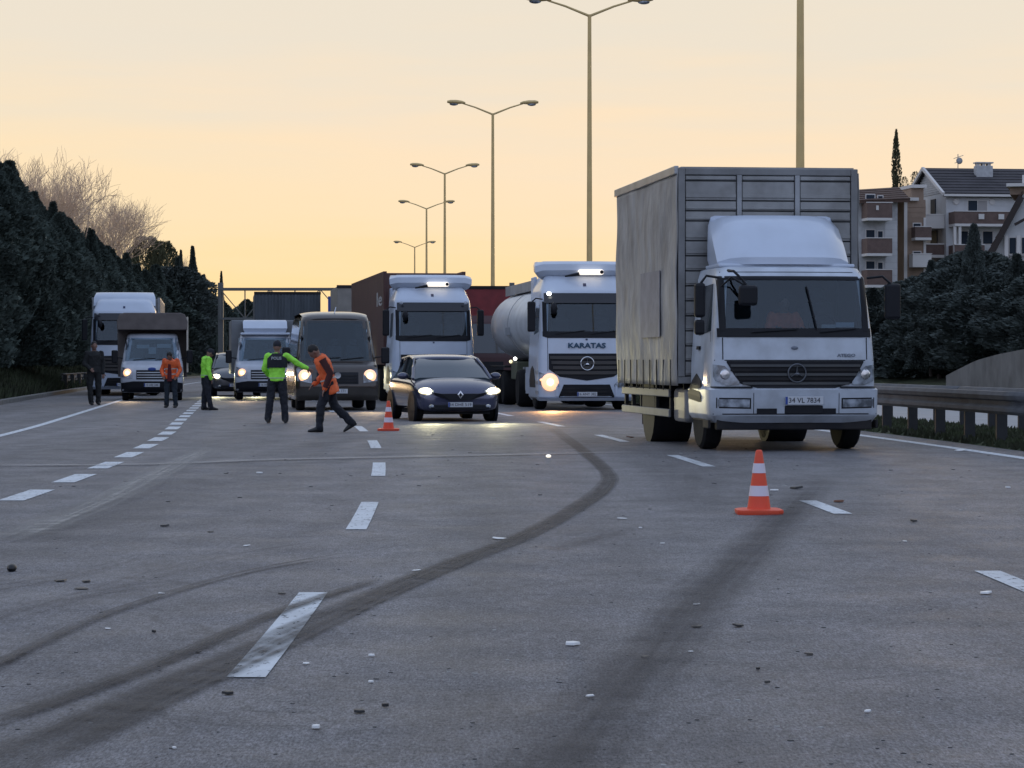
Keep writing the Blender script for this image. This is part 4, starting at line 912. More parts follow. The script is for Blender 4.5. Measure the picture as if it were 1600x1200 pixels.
    MB().box(-.62, .62, -.012, .03, .30, .345).build('bumper_insert', black, C_, bevel=.012)
    v = [(0, -.05, .73), (-.065, -.05, .635), (0, -.05, .54), (.065, -.05, .635), (0, -.055, .69), (-.035, -.055, .635), (0, -.055, .58), (.035, -.055, .635)]
    em = MB().add(v, [(0, 1, 5, 4), (1, 2, 6, 5), (2, 3, 7, 6), (3, 0, 4, 7)]).build('diamond_badge', chrome, C_); em.modifiers.new('t', 'SOLIDIFY').thickness = .015
    plate(C_, .0, -.03, .40, .52, plate_s)
    MB().box(-.7, .7, .3, 3.8, .17, .28).build('underbody', dark, C_)
    MB().box(-.62, .5, 1.16, 1.2, 1.0, 1.01).build('wiper', black, C_)
    return C_
navy = mat('car_paint_navy', (.050, .055, .105), .22, metal=.35, dirt=.1, coat=1)
HB = hatchback('hatchback', (-1.08, 55.9, 0), R(12.5), navy, 'dark blue hatchback with two pale yellow lit headlights beside the far traffic cone'); HB.scale = (1, 1, .885)
hatchback('hatchback', (-9.95, 97, 0), R(7), mat('car_paint_grey', (.10, .105, .12), .3, metal=.4, dirt=.2, coat=.6), 'grey car mostly hidden behind the white light truck, one headlight showing', plate_s='16 TT 204')

# ------------------------------------------------------------------ people
skin = mat('skin', (.20, .11, .08), .6); hair_m = mat('hair', (.012, .01, .009), .7); shoe_m = mat('shoe_leather', (.012, .012, .013), .5)
def cloth(name, c, **k): return mat(name, c, .85, var=.3, vscale=5, bump=.012, bscale=9, **k)
def fused(mb, name, m, parent, vox=.014, sm=2, **kw):
    o = mb.build(name, m, parent, smooth=False, **kw)
    r = o.modifiers.new('fuse', 'REMESH'); r.mode = 'VOXEL'; r.voxel_size = vox; r.use_smooth_shade = True
    s_ = o.modifiers.new('smooth', 'SMOOTH'); s_.factor = .5; s_.iterations = sm
    if name != 'body':
        tx = bpy.data.textures.get('folds') or bpy.data.textures.new('folds', 'CLOUDS'); tx.noise_scale = .11
        dm = o.modifiers.new('folds', 'DISPLACE'); dm.texture = tx; dm.strength = .045; dm.mid_level = .5; dm.texture_coords = 'LOCAL'
    return o
def person(loc, rz, label, J, jacket, trousers, scale=1.0, cap=False, hem=0.0, yoke=None, group='people standing on the road', stripes=None):
    """J: joints in metres for a 1.75 m figure facing -Y. keys: pelvis, chest, neck, head, sh_l.. etc."""
    P = empty('person', loc, rz, label=label, cat='person', group=group); P.scale = (scale,) * 3
    V = {k: Vector(v) for k, v in J.items()}
    B = MB()
    def torso(mb, g, lo=.0):
        a, b, n = V['pelvis'], V['chest'], V['neck']; rr = []
        ax = (V['sh_r'] - V['sh_l']).normalized(); up = (n - a).normalized(); fy = up.cross(ax).normalized()
        hx = (V['hip_r'] - V['hip_l']).normalized()
        for t, rx, ry in ((-.12 - lo, .165 if lo == 0 else .185, .125), (0, .165, .12), (.22, .145, .105), (.5, .16, .12), (.75, .185, .125), (.9, .165, .105), (1.0, .09, .075)):
            c = a.lerp(b, t / .6) if t < .6 else b.lerp(n, (t - .6) / .4)
            u = hx.lerp(ax, min(1, max(0, t))).normalized()
            rr.append([c + u * math.cos(2 * math.pi * k / 16) * (rx + g) + fy * math.sin(2 * math.pi * k / 16) * (ry + g) for k in range(16)])
        mb.rings(rr)
    def limb(mb, ks, rs, g=0):
        for i in range(len(ks) - 1):
            a, b = V[ks[i]], V[ks[i + 1]]; n = 5
            mb.tube([a.lerp(b, t / n) for t in range(n + 1)], [(rs[i] * (1 - t / n) + rs[i + 1] * t / n) + g for t in range(n + 1)], 10)
            mb.ell(b, (rs[i + 1] + g,) * 3, 10, 6)
        mb.ell(V[ks[0]], (rs[0] + g,) * 3, 10, 6)
    hd = V['head']; nk = V['neck']; up = (hd - nk).normalized(); face = Vector(J.get('face', (0, -1, 0))).normalized()
    sidev = up.cross(face).normalized(); face = sidev.cross(up).normalized()
    M3 = Matrix((sidev, -face, up)).transposed()
    torso(B, -.012)
    B.tube([nk - up * .05, hd - up * .06], [.062, .055], 12)
    B.ell(hd, (.075, .095, .118), 16, 12, M3); B.ell(hd + face * .03 - up * .05, (.055, .065, .06), 12, 8, M3)
    B.ell(hd + face * .098 - up * .015, (.013, .018, .026), 8, 6, M3)
    for s_ in (-1, 1): B.ell(hd + sidev * s_ * .077 - face * .0 - up * .01, (.012, .022, .034), 8, 6, M3); B.ell(hd + face * .088 + sidev * s_ * .031 + up * .012, (.016, .01, .009), 8, 6, M3)
    B.ell(hd + face * .092 - up * .058, (.024, .01, .008), 8, 6, M3)
    for s_, q in ((-1, 'l'), (1, 'r')):
        limb(B, [f'sh_{q}', f'el_{q}', f'wr_{q}'], [.052, .042, .028])
        limb(B, [f'hip_{q}', f'kn_{q}', f'an_{q}'], [.085, .055, .040])
        w, e = V[f'wr_{q}'], V[f'el_{q}']; d = (w - e).normalized(); o_ = d.cross(Vector((0, -1, .01))).normalized()
        if o_.length < .5: o_ = Vector((1, 0, 0))
        pc = w + d * .055; B.tube([w - d * .01, w + d * .03, w + d * .09], [.027, .036, .036], 10, .5)
        nrm = d.cross(o_).normalized()
        for k in range(4):
            b0 = w + d * .085 + o_ * (k - 1.5) * .019; L_ = (.062, .074, .07, .056)[k]
            B.tube([b0, b0 + d * L_ * .5 + nrm * .006, b0 + d * L_ + nrm * .022], [.0105, .010, .0085], 7)
        B.tube([w + d * .03 + o_ * -.03, w + d * .06 - o_ * .055, w + d * .09 - o_ * .062], [.013, .012, .010], 7)
    fused(B, 'body', skin, P, .009, 1)
    Jk = MB(); torso(Jk, .022, hem)
    limb(Jk, ['sh_l', 'el_l', 'wr_l'], [.060, .052, .040], .012); limb(Jk, ['sh_r', 'el_r', 'wr_r'], [.060, .052, .040], .012)
    Jk.tube([nk - up * .07, nk + up * .01], [.10, .078], 14)
    j = fused(Jk, 'jacket', jacket, P, .015)
    if yoke: 
        ax = (V['sh_r'] - V['sh_l']).normalized(); c0 = V['chest'].lerp(nk, .45); fyv = (nk - V['pelvis']).normalized().cross(ax).normalized()
        rr = []
        for t, rx, ry in ((.42, .215, .158), (.60, .222, .162), (.80, .215, .155), (.94, .165, .125), (1.02, .105, .10)):
            c = V['pelvis'].lerp(V['chest'], t / .6) if t < .6 else V['chest'].lerp(nk, (t - .6) / .4)
            rr.append([c + ax * math.cos(2 * math.pi * k / 20) * rx + fyv * math.sin(2 * math.pi * k / 20) * ry for k in range(20)])
        MB().rings(rr).build('shoulder_yoke', yoke, P, smooth=True)
    if stripes:
        ax = (V['sh_r'] - V['sh_l']).normalized(); fyv = (nk - V['pelvis']).normalized().cross(ax).normalized()
        for t0, t1 in stripes:
            rr = []
            for t in (t0, t1):
                c = V['pelvis'].lerp(V['chest'], t / .6); rr.append([c + ax * math.cos(2 * math.pi * k / 20) * (.196) + fyv * math.sin(2 * math.pi * k / 20) * .152 for k in range(20)])
            MB().rings(rr, cap=False).build('reflective_strip', mat('reflective_grey', (.42, .44, .4), .4), P, smooth=True)
    Tr = MB()
    limb(Tr, ['hip_l', 'kn_l', 'an_l'], [.098, .072, .062], .012); limb(Tr, ['hip_r', 'kn_r', 'an_r'], [.098, .072, .062], .012)
    Tr.ell(V['pelvis'], (.175, .13, .14)); fused(Tr, 'trousers', trousers, P, .014)
    for q in 'lr':
        a = V[f'an_{q}']; fd = Vector(J.get(f'foot_{q}', (0, -1, 0))).normalized(); sd = fd.cross(Vector((0, 0, 1))).normalized()
        S = MB(); rr = []
        for t, w, h0, h1 in ((-.075, .03, -.075, .02), (-.05, .042, -.085, .05), (.02, .045, -.085, .045), (.09, .048, -.085, 0), (.16, .046, -.085, -.025), (.205, .03, -.08, -.045)):
            c = a + fd * t; upv = sd.cross(fd) * (1 if sd.cross(fd).z > 0 else -1)
            rr.append([c + sd * math.cos(2 * math.pi * k / 12) * w + upv * ((h0 + h1) / 2 + (h1 - h0) / 2 * math.sin(2 * math.pi * k / 12)) for k in range(12)])
        S.rings(rr).build('shoe', shoe_m, P, smooth=True)
    if cap:
        H = MB().ell(hd + up * .035, (.087, .105, .10), 16, 10, M3); H.ell(hd + face * .10 + up * .05, (.065, .07, .012), 12, 6, M3); H.build('cap', cap, P, smooth=True)
    else: MB().ell(hd + up * .03 - face * .018, (.083, .098, .105), 16, 10, M3).build('hair', hair_m, P, smooth=True)
    return P
def stand(**k):
    J = dict(pelvis=(0, 0, .95), chest=(0, 0, 1.27), neck=(0, 0, 1.47), head=(0, -.02, 1.62), sh_l=(-.19, 0, 1.42), sh_r=(.19, 0, 1.42), el_l=(-.25, .02, 1.13), el_r=(.25, .02, 1.13), wr_l=(-.24, -.06, .88), wr_r=(.24, -.06, .88),
             hip_l=(-.095, 0, .92), hip_r=(.095, 0, .92), kn_l=(-.12, -.01, .50), kn_r=(.12, -.01, .50), an_l=(-.14, .02, .09), an_r=(.14, .02, .09))
    J.update(k); return J
navy_c = cloth('navy_cloth', (.014, .016, .024)); dark_c = cloth('dark_cloth', (.016, .017, .018)); jeans = cloth('dark_jeans', (.022, .032, .045))
hiv = mat('hivis_green', (.36, .92, .07), .65, var=.18, vscale=6, bump=.015, bscale=9); ora = mat('hivis_orange', (.90, .15, .035), .65, var=.25, vscale=6, bump=.015, bscale=9)
# the officer faces away from us (rotated half a turn), so his 'r' arm is on the left of the photo
o1 = person((at(433, 54.4), 54.4, 0), R(180), 'traffic officer in bright green jacket seen from behind, stretching an arm out to the right', stand(el_r=(.27, -.03, 1.15), wr_r=(.20, -.22, 1.02), el_l=(-.42, -.02, 1.27), wr_l=(-.62, -.10, 1.16), kn_l=(-.14, 0, .5), kn_r=(.15, 0, .5), an_l=(-.17, 0, .09), an_r=(.19, 0, .09)),
            hiv, navy_c, scale=.96, cap=navy_c, yoke=navy_c, stripes=[(.0, .03)])
text('back_lettering', 'POLIS', .085, mat('grey_reflective', (.30, .32, .33), .5), o1, (0, .19, 1.37), rot=(R(90), 0, R(180)), bold=.004)
o2 = person((at(322, 69), 69, 0), R(115), 'officer in bright green jacket standing sideways by the gantry post', stand(neck=(0, -.05, 1.46), head=(0, -.12, 1.58), face=(0, -1, -.5), el_r=(.26, -.05, 1.13), wr_r=(.2, -.2, 1.0), an_l=(-.12, -.1, .09), foot_r=(.2, -1, 0)),
            hiv, navy_c, scale=.93, cap=navy_c, yoke=None, stripes=[(.0, .03)])
o3 = person((at(267, 72.5), 72.5, 0), R(-8), 'man in open orange jacket with bowed head before the brown boxed light truck', stand(neck=(0, -.06, 1.44), head=(.0, -.15, 1.55), face=(0, -1, -.8), el_l=(-.29, .02, 1.14), el_r=(.29, .02, 1.14), wr_l=(-.20, -.14, .96), wr_r=(.22, -.14, .96)), ora, jeans, scale=.90, stripes=[(.12, .18), (.42, .47)])
MB().rings([[(x, -.165 + .1 * abs(x) * abs(x) * 20, z) for x in (-w, -w / 2, 0, w / 2, w)] for z, w in ((.80, .075), (1.1, .06), (1.4, .03))], cap=False, closed=False).build('red_shirt', mat('red_shirt', (.10, .008, .012), .8), o3, smooth=True)
o4 = person((at(147, 77), 77, 0), R(20), 'man in dark clothes on the road edge by the grass at the far left', stand(el_l=(-.27, 0, 1.13), wr_l=(-.15, -.18, 1.0), an_l=(-.08, 0, .09), an_r=(.12, .05, .09)), dark_c, dark_c, scale=1.05)
MB().rings([[(x * w, y, z) for x, y in ((-.17, .12), (.17, .12), (.19, .28), (-.19, .28))] for z, w in ((1.0, .9), (1.1, 1), (1.35, 1), (1.42, .8))]).build('backpack', dark_c, o4, bevel=.04)
# walking to the left, stooping
o5 = person((at(514, 47.5), 47.5, 0), R(-80), 'man in long orange vest walking left past the brown van, head bowed',
            stand(pelvis=(0, 0, .90), chest=(0, -.08, 1.20), neck=(0, -.17, 1.38), head=(0, -.28, 1.47), face=(0, -1, -.9), sh_l=(-.18, -.12, 1.34), sh_r=(.18, -.12, 1.34), el_l=(-.22, -.05, 1.05), el_r=(.22, 0, 1.06), wr_l=(-.18, -.25, .88), wr_r=(.2, -.10, .80),
                  hip_l=(-.09, 0, .88), hip_r=(.09, 0, .88), kn_l=(-.09, .10, .50), kn_r=(.09, -.16, .47), an_l=(-.09, .42, .17), an_r=(.09, -.19, .09), foot_l=(0, -.85, -.5), foot_r=(0, -1, .0)), ora, navy_c, scale=.97, hem=.28, stripes=[(.12, .17)])
MB().tube([(-.20, -.14, 1.33), (-.235, -.05, 1.06), (-.19, -.24, .90)], [.074, .068, .055], 10).build('sleeve', mat('shaded_arm_red', (.055, .012, .012), .8), o5, smooth=True)  # dark red puts the shade on the arm into the sleeve colour
MB().tube([(.20, -.14, 1.33), (.235, 0, 1.07), (.21, -.09, .82)], [.074, .068, .055], 10).build('sleeve', MATS['shaded_arm_red'], o5, smooth=True)
# driver seated in the box truck
def seated():
    J = dict(pelvis=(0, .05, .0), chest=(0, .02, .32), neck=(0, 0, .52), head=(0, -.03, .67), sh_l=(-.19, 0, .47), sh_r=(.19, 0, .47), el_l=(-.27, -.10, .22), el_r=(.27, -.10, .22), wr_l=(-.20, -.36, .25), wr_r=(.2, -.36, .25),
             hip_l=(-.1, 0, -.02), hip_r=(.1, 0, -.02), kn_l=(-.14, -.40, 0), kn_r=(.14, -.40, 0), an_l=(-.14, -.36, -.42), an_r=(.14, -.36, -.42))
    M_ = Matrix.Rotation(R(6.8), 4, 'Z'); p = Vector((3.95, 37.3, 0)) + M_ @ Vector((-.02, .72, 1.46))
    return person(p, R(6.8), 'person in orange jacket sitting behind the windscreen of the box truck', J, ora, navy_c, scale=.92, group=None)
seated()

# ------------------------------------------------------------------ cones
cone_o = mat('cone_orange', (.86, .085, .03), .5, dirt=.2, var=.12); cone_w = mat('cone_white', (.72, .66, .74), .4, dirt=.15)
def cone(loc, label, s=1.0):
    C_ = empty('traffic_cone', loc, 0, label=label, cat='traffic cone', group='traffic cones'); C_.scale = (s, s, s)
    MB().rings([[(math.copysign(w, math.cos(a)) * min(1, abs(math.cos(a)) * 1.25) , math.copysign(w, math.sin(a)) * min(1, abs(math.sin(a)) * 1.25), z) for a in [2 * math.pi * (k + .5) / 24 for k in range(24)]] for z, w in ((0, .185), (.02, .192), (.038, .19), (.045, .16))]).build('base', cone_o, C_, smooth=True)
    rad = lambda z: .098 - (.098 - .030) * (z - .04) / .47
    def sec(z0, z1, m, n, out=0, top=False):
        pr = [(rad(z0) + out, z0), (rad(z1) + out, z1)] + ([(.024, z1 + .012), (.018, z1 + .016)] if top else [])
        MB().lathe(pr, n=28).build(n, m, C_, smooth=True)
    sec(.04, .15, cone_o, 'cone_section'); sec(.15, .235, cone_w, 'reflective_sleeve', .003); sec(.235, .34, cone_o, 'cone_section'); sec(.34, .42, cone_w, 'reflective_sleeve', .003); sec(.42, .515, cone_o, 'cone_section', 0, True)
    return C_
p = gp(1186, 803); cone((p.x, p.y, 0), 'near orange and white traffic cone in front of the box truck', .99)
p = gp(607, 673); cone((p.x, p.y, 0), 'far orange and white traffic cone beside the dark blue hatchback', 1.02)

# ------------------------------------------------------------------ lamp posts
post_m = mat('backlit_gold_post', (.66, .47, .20), .5, metal=.2, dirt=.2)  # golden backlight on the poles is put into the base colour
def lamp_post(X, Y, label, H=12.6, rz=0):
    P = empty('street_lamp', (X, Y, 0), rz, label=label, cat='street lamp', group='double arm street lamps along the median')
    MB().lathe([(.125, .02), (.105, 2), (.06, H)], n=16).build('pole', post_m, P, smooth=True)
    MB().box(-.2, .2, -.2, .2, 0, .03).lathe([(.15, 0), (.13, .3)]).build('base_plate', post_m, P)
    for s_ in (-1, 1):
        a = tube('arm', [(0, 0, H - .05), (s_ * .8, 0, H + .27), (s_ * 1.38, 0, H + .45)], [.045, .035, .03], post_m, P)
        MB().rings([[(s_ * (x - .17) * .98, w * math.cos(t), H + .47 + z + h * math.sin(t)) for t in [2 * math.pi * k / 12 for k in range(12)]] for x, w, h, z in ((1.45, .05, .04, 0), (1.6, .10, .07, .03), (1.85, .15, .10, .04), (2.15, .15, .09, .05), (2.3, .08, .05, .05))]).build('lamp_head', post_m, a, smooth=True)
        MB().ell((s_ * 1.78, 0, H + .42), (.20, .11, .08)).build('lamp_bowl', lampoff, a, smooth=True)
LPS = [(1250, 57, 'nearest median lamp post rising behind the grey box truck out of frame'), (921, 88, 'second median lamp post, its arms at the top edge of the picture'), (770, 123, 'third median lamp post between the two white tractors'),
       (695, 162, 'fourth median lamp post above the white tractor cab'), (666.5, 199, 'fifth median lamp post, right of the smallest one'), (648, 266, 'smallest and farthest median lamp post')]
for px, d, l in LPS: lamp_post(at(px, d), d, l, rz=R(3))

# ------------------------------------------------------------------ guard rails
rail_m = mat('guard_rail_metal', (.15, .155, .165), .8, metal=0, spec=.15, dirt=.35, var=.2); postd = mat('rail_post_metal', (.03, .032, .035), .7, dirt=.3)
def guard_rail(off, side, label, y0, y1, step, zt=.80):
    G = empty('guard_rail', (cx(y0) + off, y0, 0), 0, label=label, cat='guard rail'); O = Vector((cx(y0) + off, y0, 0))
    prof = [(.03, zt - .02), (.0, zt), (-.06, zt - .005), (-.09, zt - .05), (-.07, zt - .10), (-.01, zt - .13), (-.01, zt - .20), (-.07, zt - .24), (-.07, zt - .28), (-.03, zt - .32), (0, zt - .32)]
    L_ = 12.0; y = y0
    while y < y1:
        rr = []
        for q in (0, .125, .25, .375, .5, .625, .75, .875, 1):
            yy = y + q * (L_ - .01); rr.append([(cx(yy) + off + side * a - O.x, yy - O.y, z) for a, z in prof])
        o = MB().rings(rr, cap=False, closed=False).build('rail_beam', rail_m, G, smooth=True); o.modifiers.new('t', 'SOLIDIFY').thickness = .012
        y += L_
    base = None; y = y0 + .3; n = 0
    while y < y1 and n < 290:
        if base is None:
            base = MB().box(-.08, .08, -.05, .05, 0, zt - .06).box(-.09, .02, -.04, .04, zt - .26, zt - .05).build('rail_post', postd, G); o = base
        else:
            o = base.copy(); COL.objects.link(o)
        if side < 0: o.rotation_euler = (0, 0, math.pi)
        o.location = (cx(y) + off - O.x + side * .10, y - O.y, 0); y += step; n += 1
    return G
guard_rail(8.25, -1 * -1, 'near galvanised guard rail with closely spaced dark posts at the right road edge', 26, 170, 2.0)
guard_rail(10.15, 1, 'far guard rail on the other side of the grassy median', 26, 150, 2.0, .78)
left_rail = guard_rail(-10.9, 1, 'dark guard rail along the left edge beyond the parked light trucks', 112, 180, 4.0, .75)

# ------------------------------------------------------------------ sign gantry
def gantry():
    d = 205; G = empty('sign_gantry', (at(345, d), d, 0), 0, label='distant steel lattice gantry spanning the road, post rising beside the far officer', cat='gantry')
    m = mat('gantry_steel', (.13, .135, .13), .6, metal=.3)
    z1 = hz(452, d); z0 = hz(498, d); Wd = 22
    MB().box(-.2, .2, -.2, .2, 0, z1 + .5).build('post', m, G, bevel=.03); MB().box(Wd, Wd + .4, -.2, .2, 0, z1 + .5).build('post', m, G, bevel=.03)
    for y in (-.5, .5):
        MB().box(0, Wd, y - .08, y + .08, z1 - .10, z1 + .10).build('chord', m, G); MB().box(0, Wd, y - .08, y + .08, z0 - .08, z0 + .08).build('chord', m, G)
    for k in range(12):
        x = k * 1.9; MB().bar((x, -.5, z0), (x, -.5, z1), .09).build('strut', m, G); MB().bar((x, -.5, z0 if k % 2 else z1), (x + 1.9, -.5, z1 if k % 2 else z0), .07).build('brace', m, G)
gantry()
S = empty('road_sign', (at(521, 140), 140, 0), 0, label='narrow blue and white road sign just left of the maroon trailer', cat='road sign')
MB().box(-.06, .06, 0, .1, 0, hz(464, 140)).build('post', post_m, S)
MB().box(-.28, .28, -.04, 0, hz(492, 140), hz(463, 140)).build('panel', blue_m, S, bevel=.01)
MB().add([(-.08, -.05, hz(486, 140)), (.06, -.05, hz(486, 140)), (.06, -.05, hz(474, 140)), (.14, -.05, hz(474, 140)), (0, -.05, hz(467, 140)), (-.12, -.05, hz(474, 140)), (-.04, -.05, hz(474, 140))], [(0, 1, 2, 3, 4, 5, 6)]).build('arrow', plate_m, S)

# ------------------------------------------------------------------ trees
leaf_a = mat('conifer_needles', (.090, .115, .098), .8, var=.5, vscale=1.1, spec=.2); leaf_b = mat('bluegreen_needles', (.10, .12, .11), .8, var=.45, vscale=1.1, spec=.2); leaf_c = mat('olive_leaves', (.11, .11, .06), .8, var=.4, vscale=1.3, spec=.2)
bark = mat('bark', (.07, .055, .045), .9, var=.3, vscale=6)
def crown_mesh(name, m, seed, H=7.0, Wd=3.0, n=5200, kind='hedge', leaf=.30):
    r = np.random.RandomState(seed); V = []; Fc = []
    
    z = .03 + .97 * r.rand(n) ** .9
    if kind == 'cypress': prof = np.sin(np.clip(z, 0, 1) ** .8 * math.pi) ** .6 * (1 - .3 * z)
    elif kind == 'round': prof = np.sqrt(np.clip(1 - ((z - .55) / .47) ** 2, 0, 1))
    elif kind == 'spire': prof = (1 - z) ** .85 * .95 + .04
    else: prof = np.where(z < .55, .85 + .15 * np.sin(z * 6), (1 - ((z - .55) / .45) ** 1.7) * .97 + .03)
    ang = r.rand(n) * 2 * math.pi
    lob = 1 + .17 * np.sin(ang * 3 + z * 7 + seed) + .13 * np.sin(ang * 7 - z * 13 + seed * 2) + .12 * np.sin(z * 31 + ang * 2)
    rad = prof * lob * (Wd / 2) * (1 - .55 * r.rand(n) ** 2.0)
    c = np.stack([rad * np.cos(ang), rad * np.sin(ang), z * H], 1)
    out = np.stack([np.cos(ang), np.sin(ang), np.full(n, .5 if kind != 'cypress' else 2.2)], 1) + r.randn(n, 3) * .45
    out /= np.linalg.norm(out, axis=1)[:, None]
    sd = np.cross(out, r.randn(n, 3)); sd /= np.linalg.norm(sd, axis=1)[:, None] + 1e-6
    L_ = leaf * (.6 + .9 * r.rand(n))[:, None]; w = L_ * (.13 + .14 * r.rand(n)[:, None])
    base = c - out * L_ * .5
    P0 = base; P1 = base + out * L_ * .45 + sd * w; P2 = base + out * L_; P3 = base + out * L_ * .45 - sd * w
    V = np.stack([P0, P1, P2, P3], 1).reshape(-1, 3)
    me = bpy.data.meshes.new(name); nv = len(V); me.vertices.add(nv); me.vertices.foreach_set('co', V.ravel()); nf = nv // 4
    me.loops.add(nv); me.loops.foreach_set('vertex_index', np.arange(nv)); me.polygons.add(nf); me.polygons.foreach_set('loop_start', np.arange(0, nv, 4)); me.polygons.foreach_set('loop_total', np.full(nf, 4))
    me.update(); me.validate(); me.materials.append(m); return me
def trunk_mesh(name, H, r0, seed, limbs=7, Wd=1.0):
    q = random.Random(seed); mb = MB(); mb.tube([(0, 0, -.3), (.05, 0, H * .4), (-.03, .05, H * .9)], [r0, r0 * .7, r0 * .15], 8)
    for k in range(limbs):
        a = q.uniform(0, 6.28); z = H * q.uniform(.15, .75); l = Wd * q.uniform(.5, .9); mb.tube([(0, 0, z), (math.cos(a) * l * .6, math.sin(a) * l * .6, z + l * .3), (math.cos(a) * l, math.sin(a) * l, z + l * .7)], [r0 * .35, r0 * .22, r0 * .08], 5)
    me = bpy.data.meshes.new(name); me.from_pydata(mb.v, [], mb.f); me.materials.append(bark); return me
HM = [(crown_mesh('crown', leaf_a, s, 7, 3.4, 26000, 'hedge', .24), trunk_mesh('trunk', 6, .16, s)) for s in (1, 2, 3, 4)]
SPM = [(crown_mesh('crown', leaf_a, s, 7, 2.9, 17000, 'spire', .24), trunk_mesh('trunk', 6, .14, s)) for s in (11, 12)]
RM = [(crown_mesh('crown', leaf_b, s, 7, 4.6, 30000, 'round', .25), trunk_mesh('trunk', 5, .18, s)) for s in (21, 22, 23)]
RS = [(crown_mesh('crown', leaf_b, s, 7, 3.6, 22000, 'spire', .26), trunk_mesh('trunk', 5.5, .15, s)) for s in (31, 32)]
OM = [(crown_mesh('crown', leaf_c, s, 7, 5, 9000, 'round', .26), trunk_mesh('trunk', 4, .2, s)) for s in (41, 42)]
def plant(name, meshes, X, Y, Z, h, label, group, w=None, rz=None, cat='tree'):
    T = empty(name, (X, Y, Z), rnd.uniform(0, 6.28) if rz is None else rz, label=label, cat=cat, group=group)
    k = h / 7.0; w = w or k; T.scale = (w, w, k)
    for nm, me in zip(('crown', 'trunk'), meshes):
        o = bpy.data.objects.new(nm, me); COL.objects.link(o); o.parent = T
    return T
def sky_l(x): return float(np.interp(x, [-200, 0, 30, 60, 100, 160, 200, 228, 245, 270, 300, 330, 345, 420], [235, 268, 288, 312, 342, 384, 408, 430, 425, 418, 408, 447, 470, 500]))
n = 0
d = 62.0
while d < 232:
    for row, o in enumerate((-13.2, -15.6)):
        dd = d + row * 1.3 + rnd.uniform(-.4, .4); X = cx(dd) + o + rnd.uniform(-.5, .5); px = 800 + X / dd * F
        if px > 318 or (row == 1 and n % 2): continue
        gz = ground_z(o, dd); h = hz(sky_l(px), dd) - gz + rnd.uniform(-.3, .45) - (.8 if row == 0 and rnd.random() < .4 else 0); h = max(3.5, min(13, h))
        spire = rnd.random() < .55
        lab = 'tall dark conifer in the dense row on the left bank, ' + ('front row facing the road' if row == 0 else 'back row behind the others')
        plant('conifer', rnd.choice(SPM if spire else HM), X, dd, gz - .1, h * (1.04 if spire else 1), lab, 'dark conifers on the left bank', w=(.9 + .1 * rnd.random()) * (1.15 if row else 1))
    n += 1; d += 2.3 if d < 110 else 3.6
# trees standing out behind the hedge end
for px, d, top, ms, w, lab, nm in ((228, 232, 370, OM[0], .85, 'round olive tree with a light crown behind the end of the conifer row', 'tree'), (256, 236, 378, OM[1], .7, 'small loose round tree beside the spires above the light truck', 'tree'), (283, 226, 392, SPM[0], .5, 'thin spired conifer, left of a pair of spires behind the light truck', 'conifer'),
                                (301, 222, 386, SPM[1], .75, 'tallest spired conifer before the gap in the trees left of the gantry', 'conifer'), (318, 226, 430, SPM[0], .8, 'low spired conifer at the right end of the left tree line', 'conifer'), (346, 330, 425, SPM[1], .55, 'tiny far spire tree rising directly above the gantry post', 'conifer'),
                                (275, 214, 418, RM[0], 1.3, 'broad dark round tree under the two spires left of the gantry', 'tree'), (246, 210, 432, HM[2], 1.6, 'dark bushy tree behind the brown boxed light truck', 'tree')):
    plant(nm, ms, at(px, d), d, 0, hz(top, d), lab, None, w=w)
# far trees closing the road end
for k in range(26):
    px = 150 + k * 34 + rnd.uniform(-8, 8); d = rnd.uniform(330, 420); top = (452 if px < 330 else (rnd.choice((470, 478, 486, 492)) if px < 520 else 500)) + rnd.uniform(-4, 6)
    plant('tree', rnd.choice(RM + HM), at(px, d), d, -.5, hz(top, d) + .5, 'small far tree in the distant tree line where the road ends', 'distant trees where the road ends', w=1.5 + rnd.random() * .5)

# bare trees behind the hedge
twig = mat('bare_twigs', (.72, .52, .36), .9, var=.3, vscale=2)  # warm backlight through the twigs is part of this colour
def bare_meshes(seed, deep=7):
    q = random.Random(seed); A = MB(); B = MB(); h = 13.0
    def grow(p, d, l, r, dep):
        n = 2 if dep > 3 else 3; pts = [p]; dd = Vector(d)
        for i in range(n):
            dd = (dd + Vector((q.gauss(0, .15), q.gauss(0, .15), q.gauss(.05, .07)))).normalized(); pts.append(pts[-1] + dd * l / n)
        (A if dep < 3 else B).tube(pts, [r * (1 - .35 * i / n) for i in range(n + 1)], 6 if dep < 3 else 3, cap=False)
        if dep >= deep: return
        for k in range(3 if dep < 6 else 2):
            a = q.uniform(0, 6.28); t = q.uniform(.3, .75); u = dd.orthogonal().normalized(); w = dd.cross(u)
            nd = (dd * math.cos(t) + (u * math.cos(a) + w * math.sin(a)) * math.sin(t)); nd.z += .12
            grow(pts[-1 - (k % 2 if dep else 0)], nd.normalized(), l * q.uniform(.66, .84), max(.0095, r * .56), dep + 1)
    grow(Vector((0, 0, 0)), Vector((0, 0, 1)), h * .25, .22, 0)
    out = []
    top = max(v[2] for v in A.v + B.v)
    for nm, mb in (('trunk', A), ('twigs', B)):
        me = bpy.data.meshes.new(nm); me.from_pydata([(x, y, z * 13 / top) for x, y, z in mb.v], [], mb.f); me.materials.append(twig); out.append(me)
    return out
BM = [bare_meshes(s_) for s_ in (101, 102, 103)]
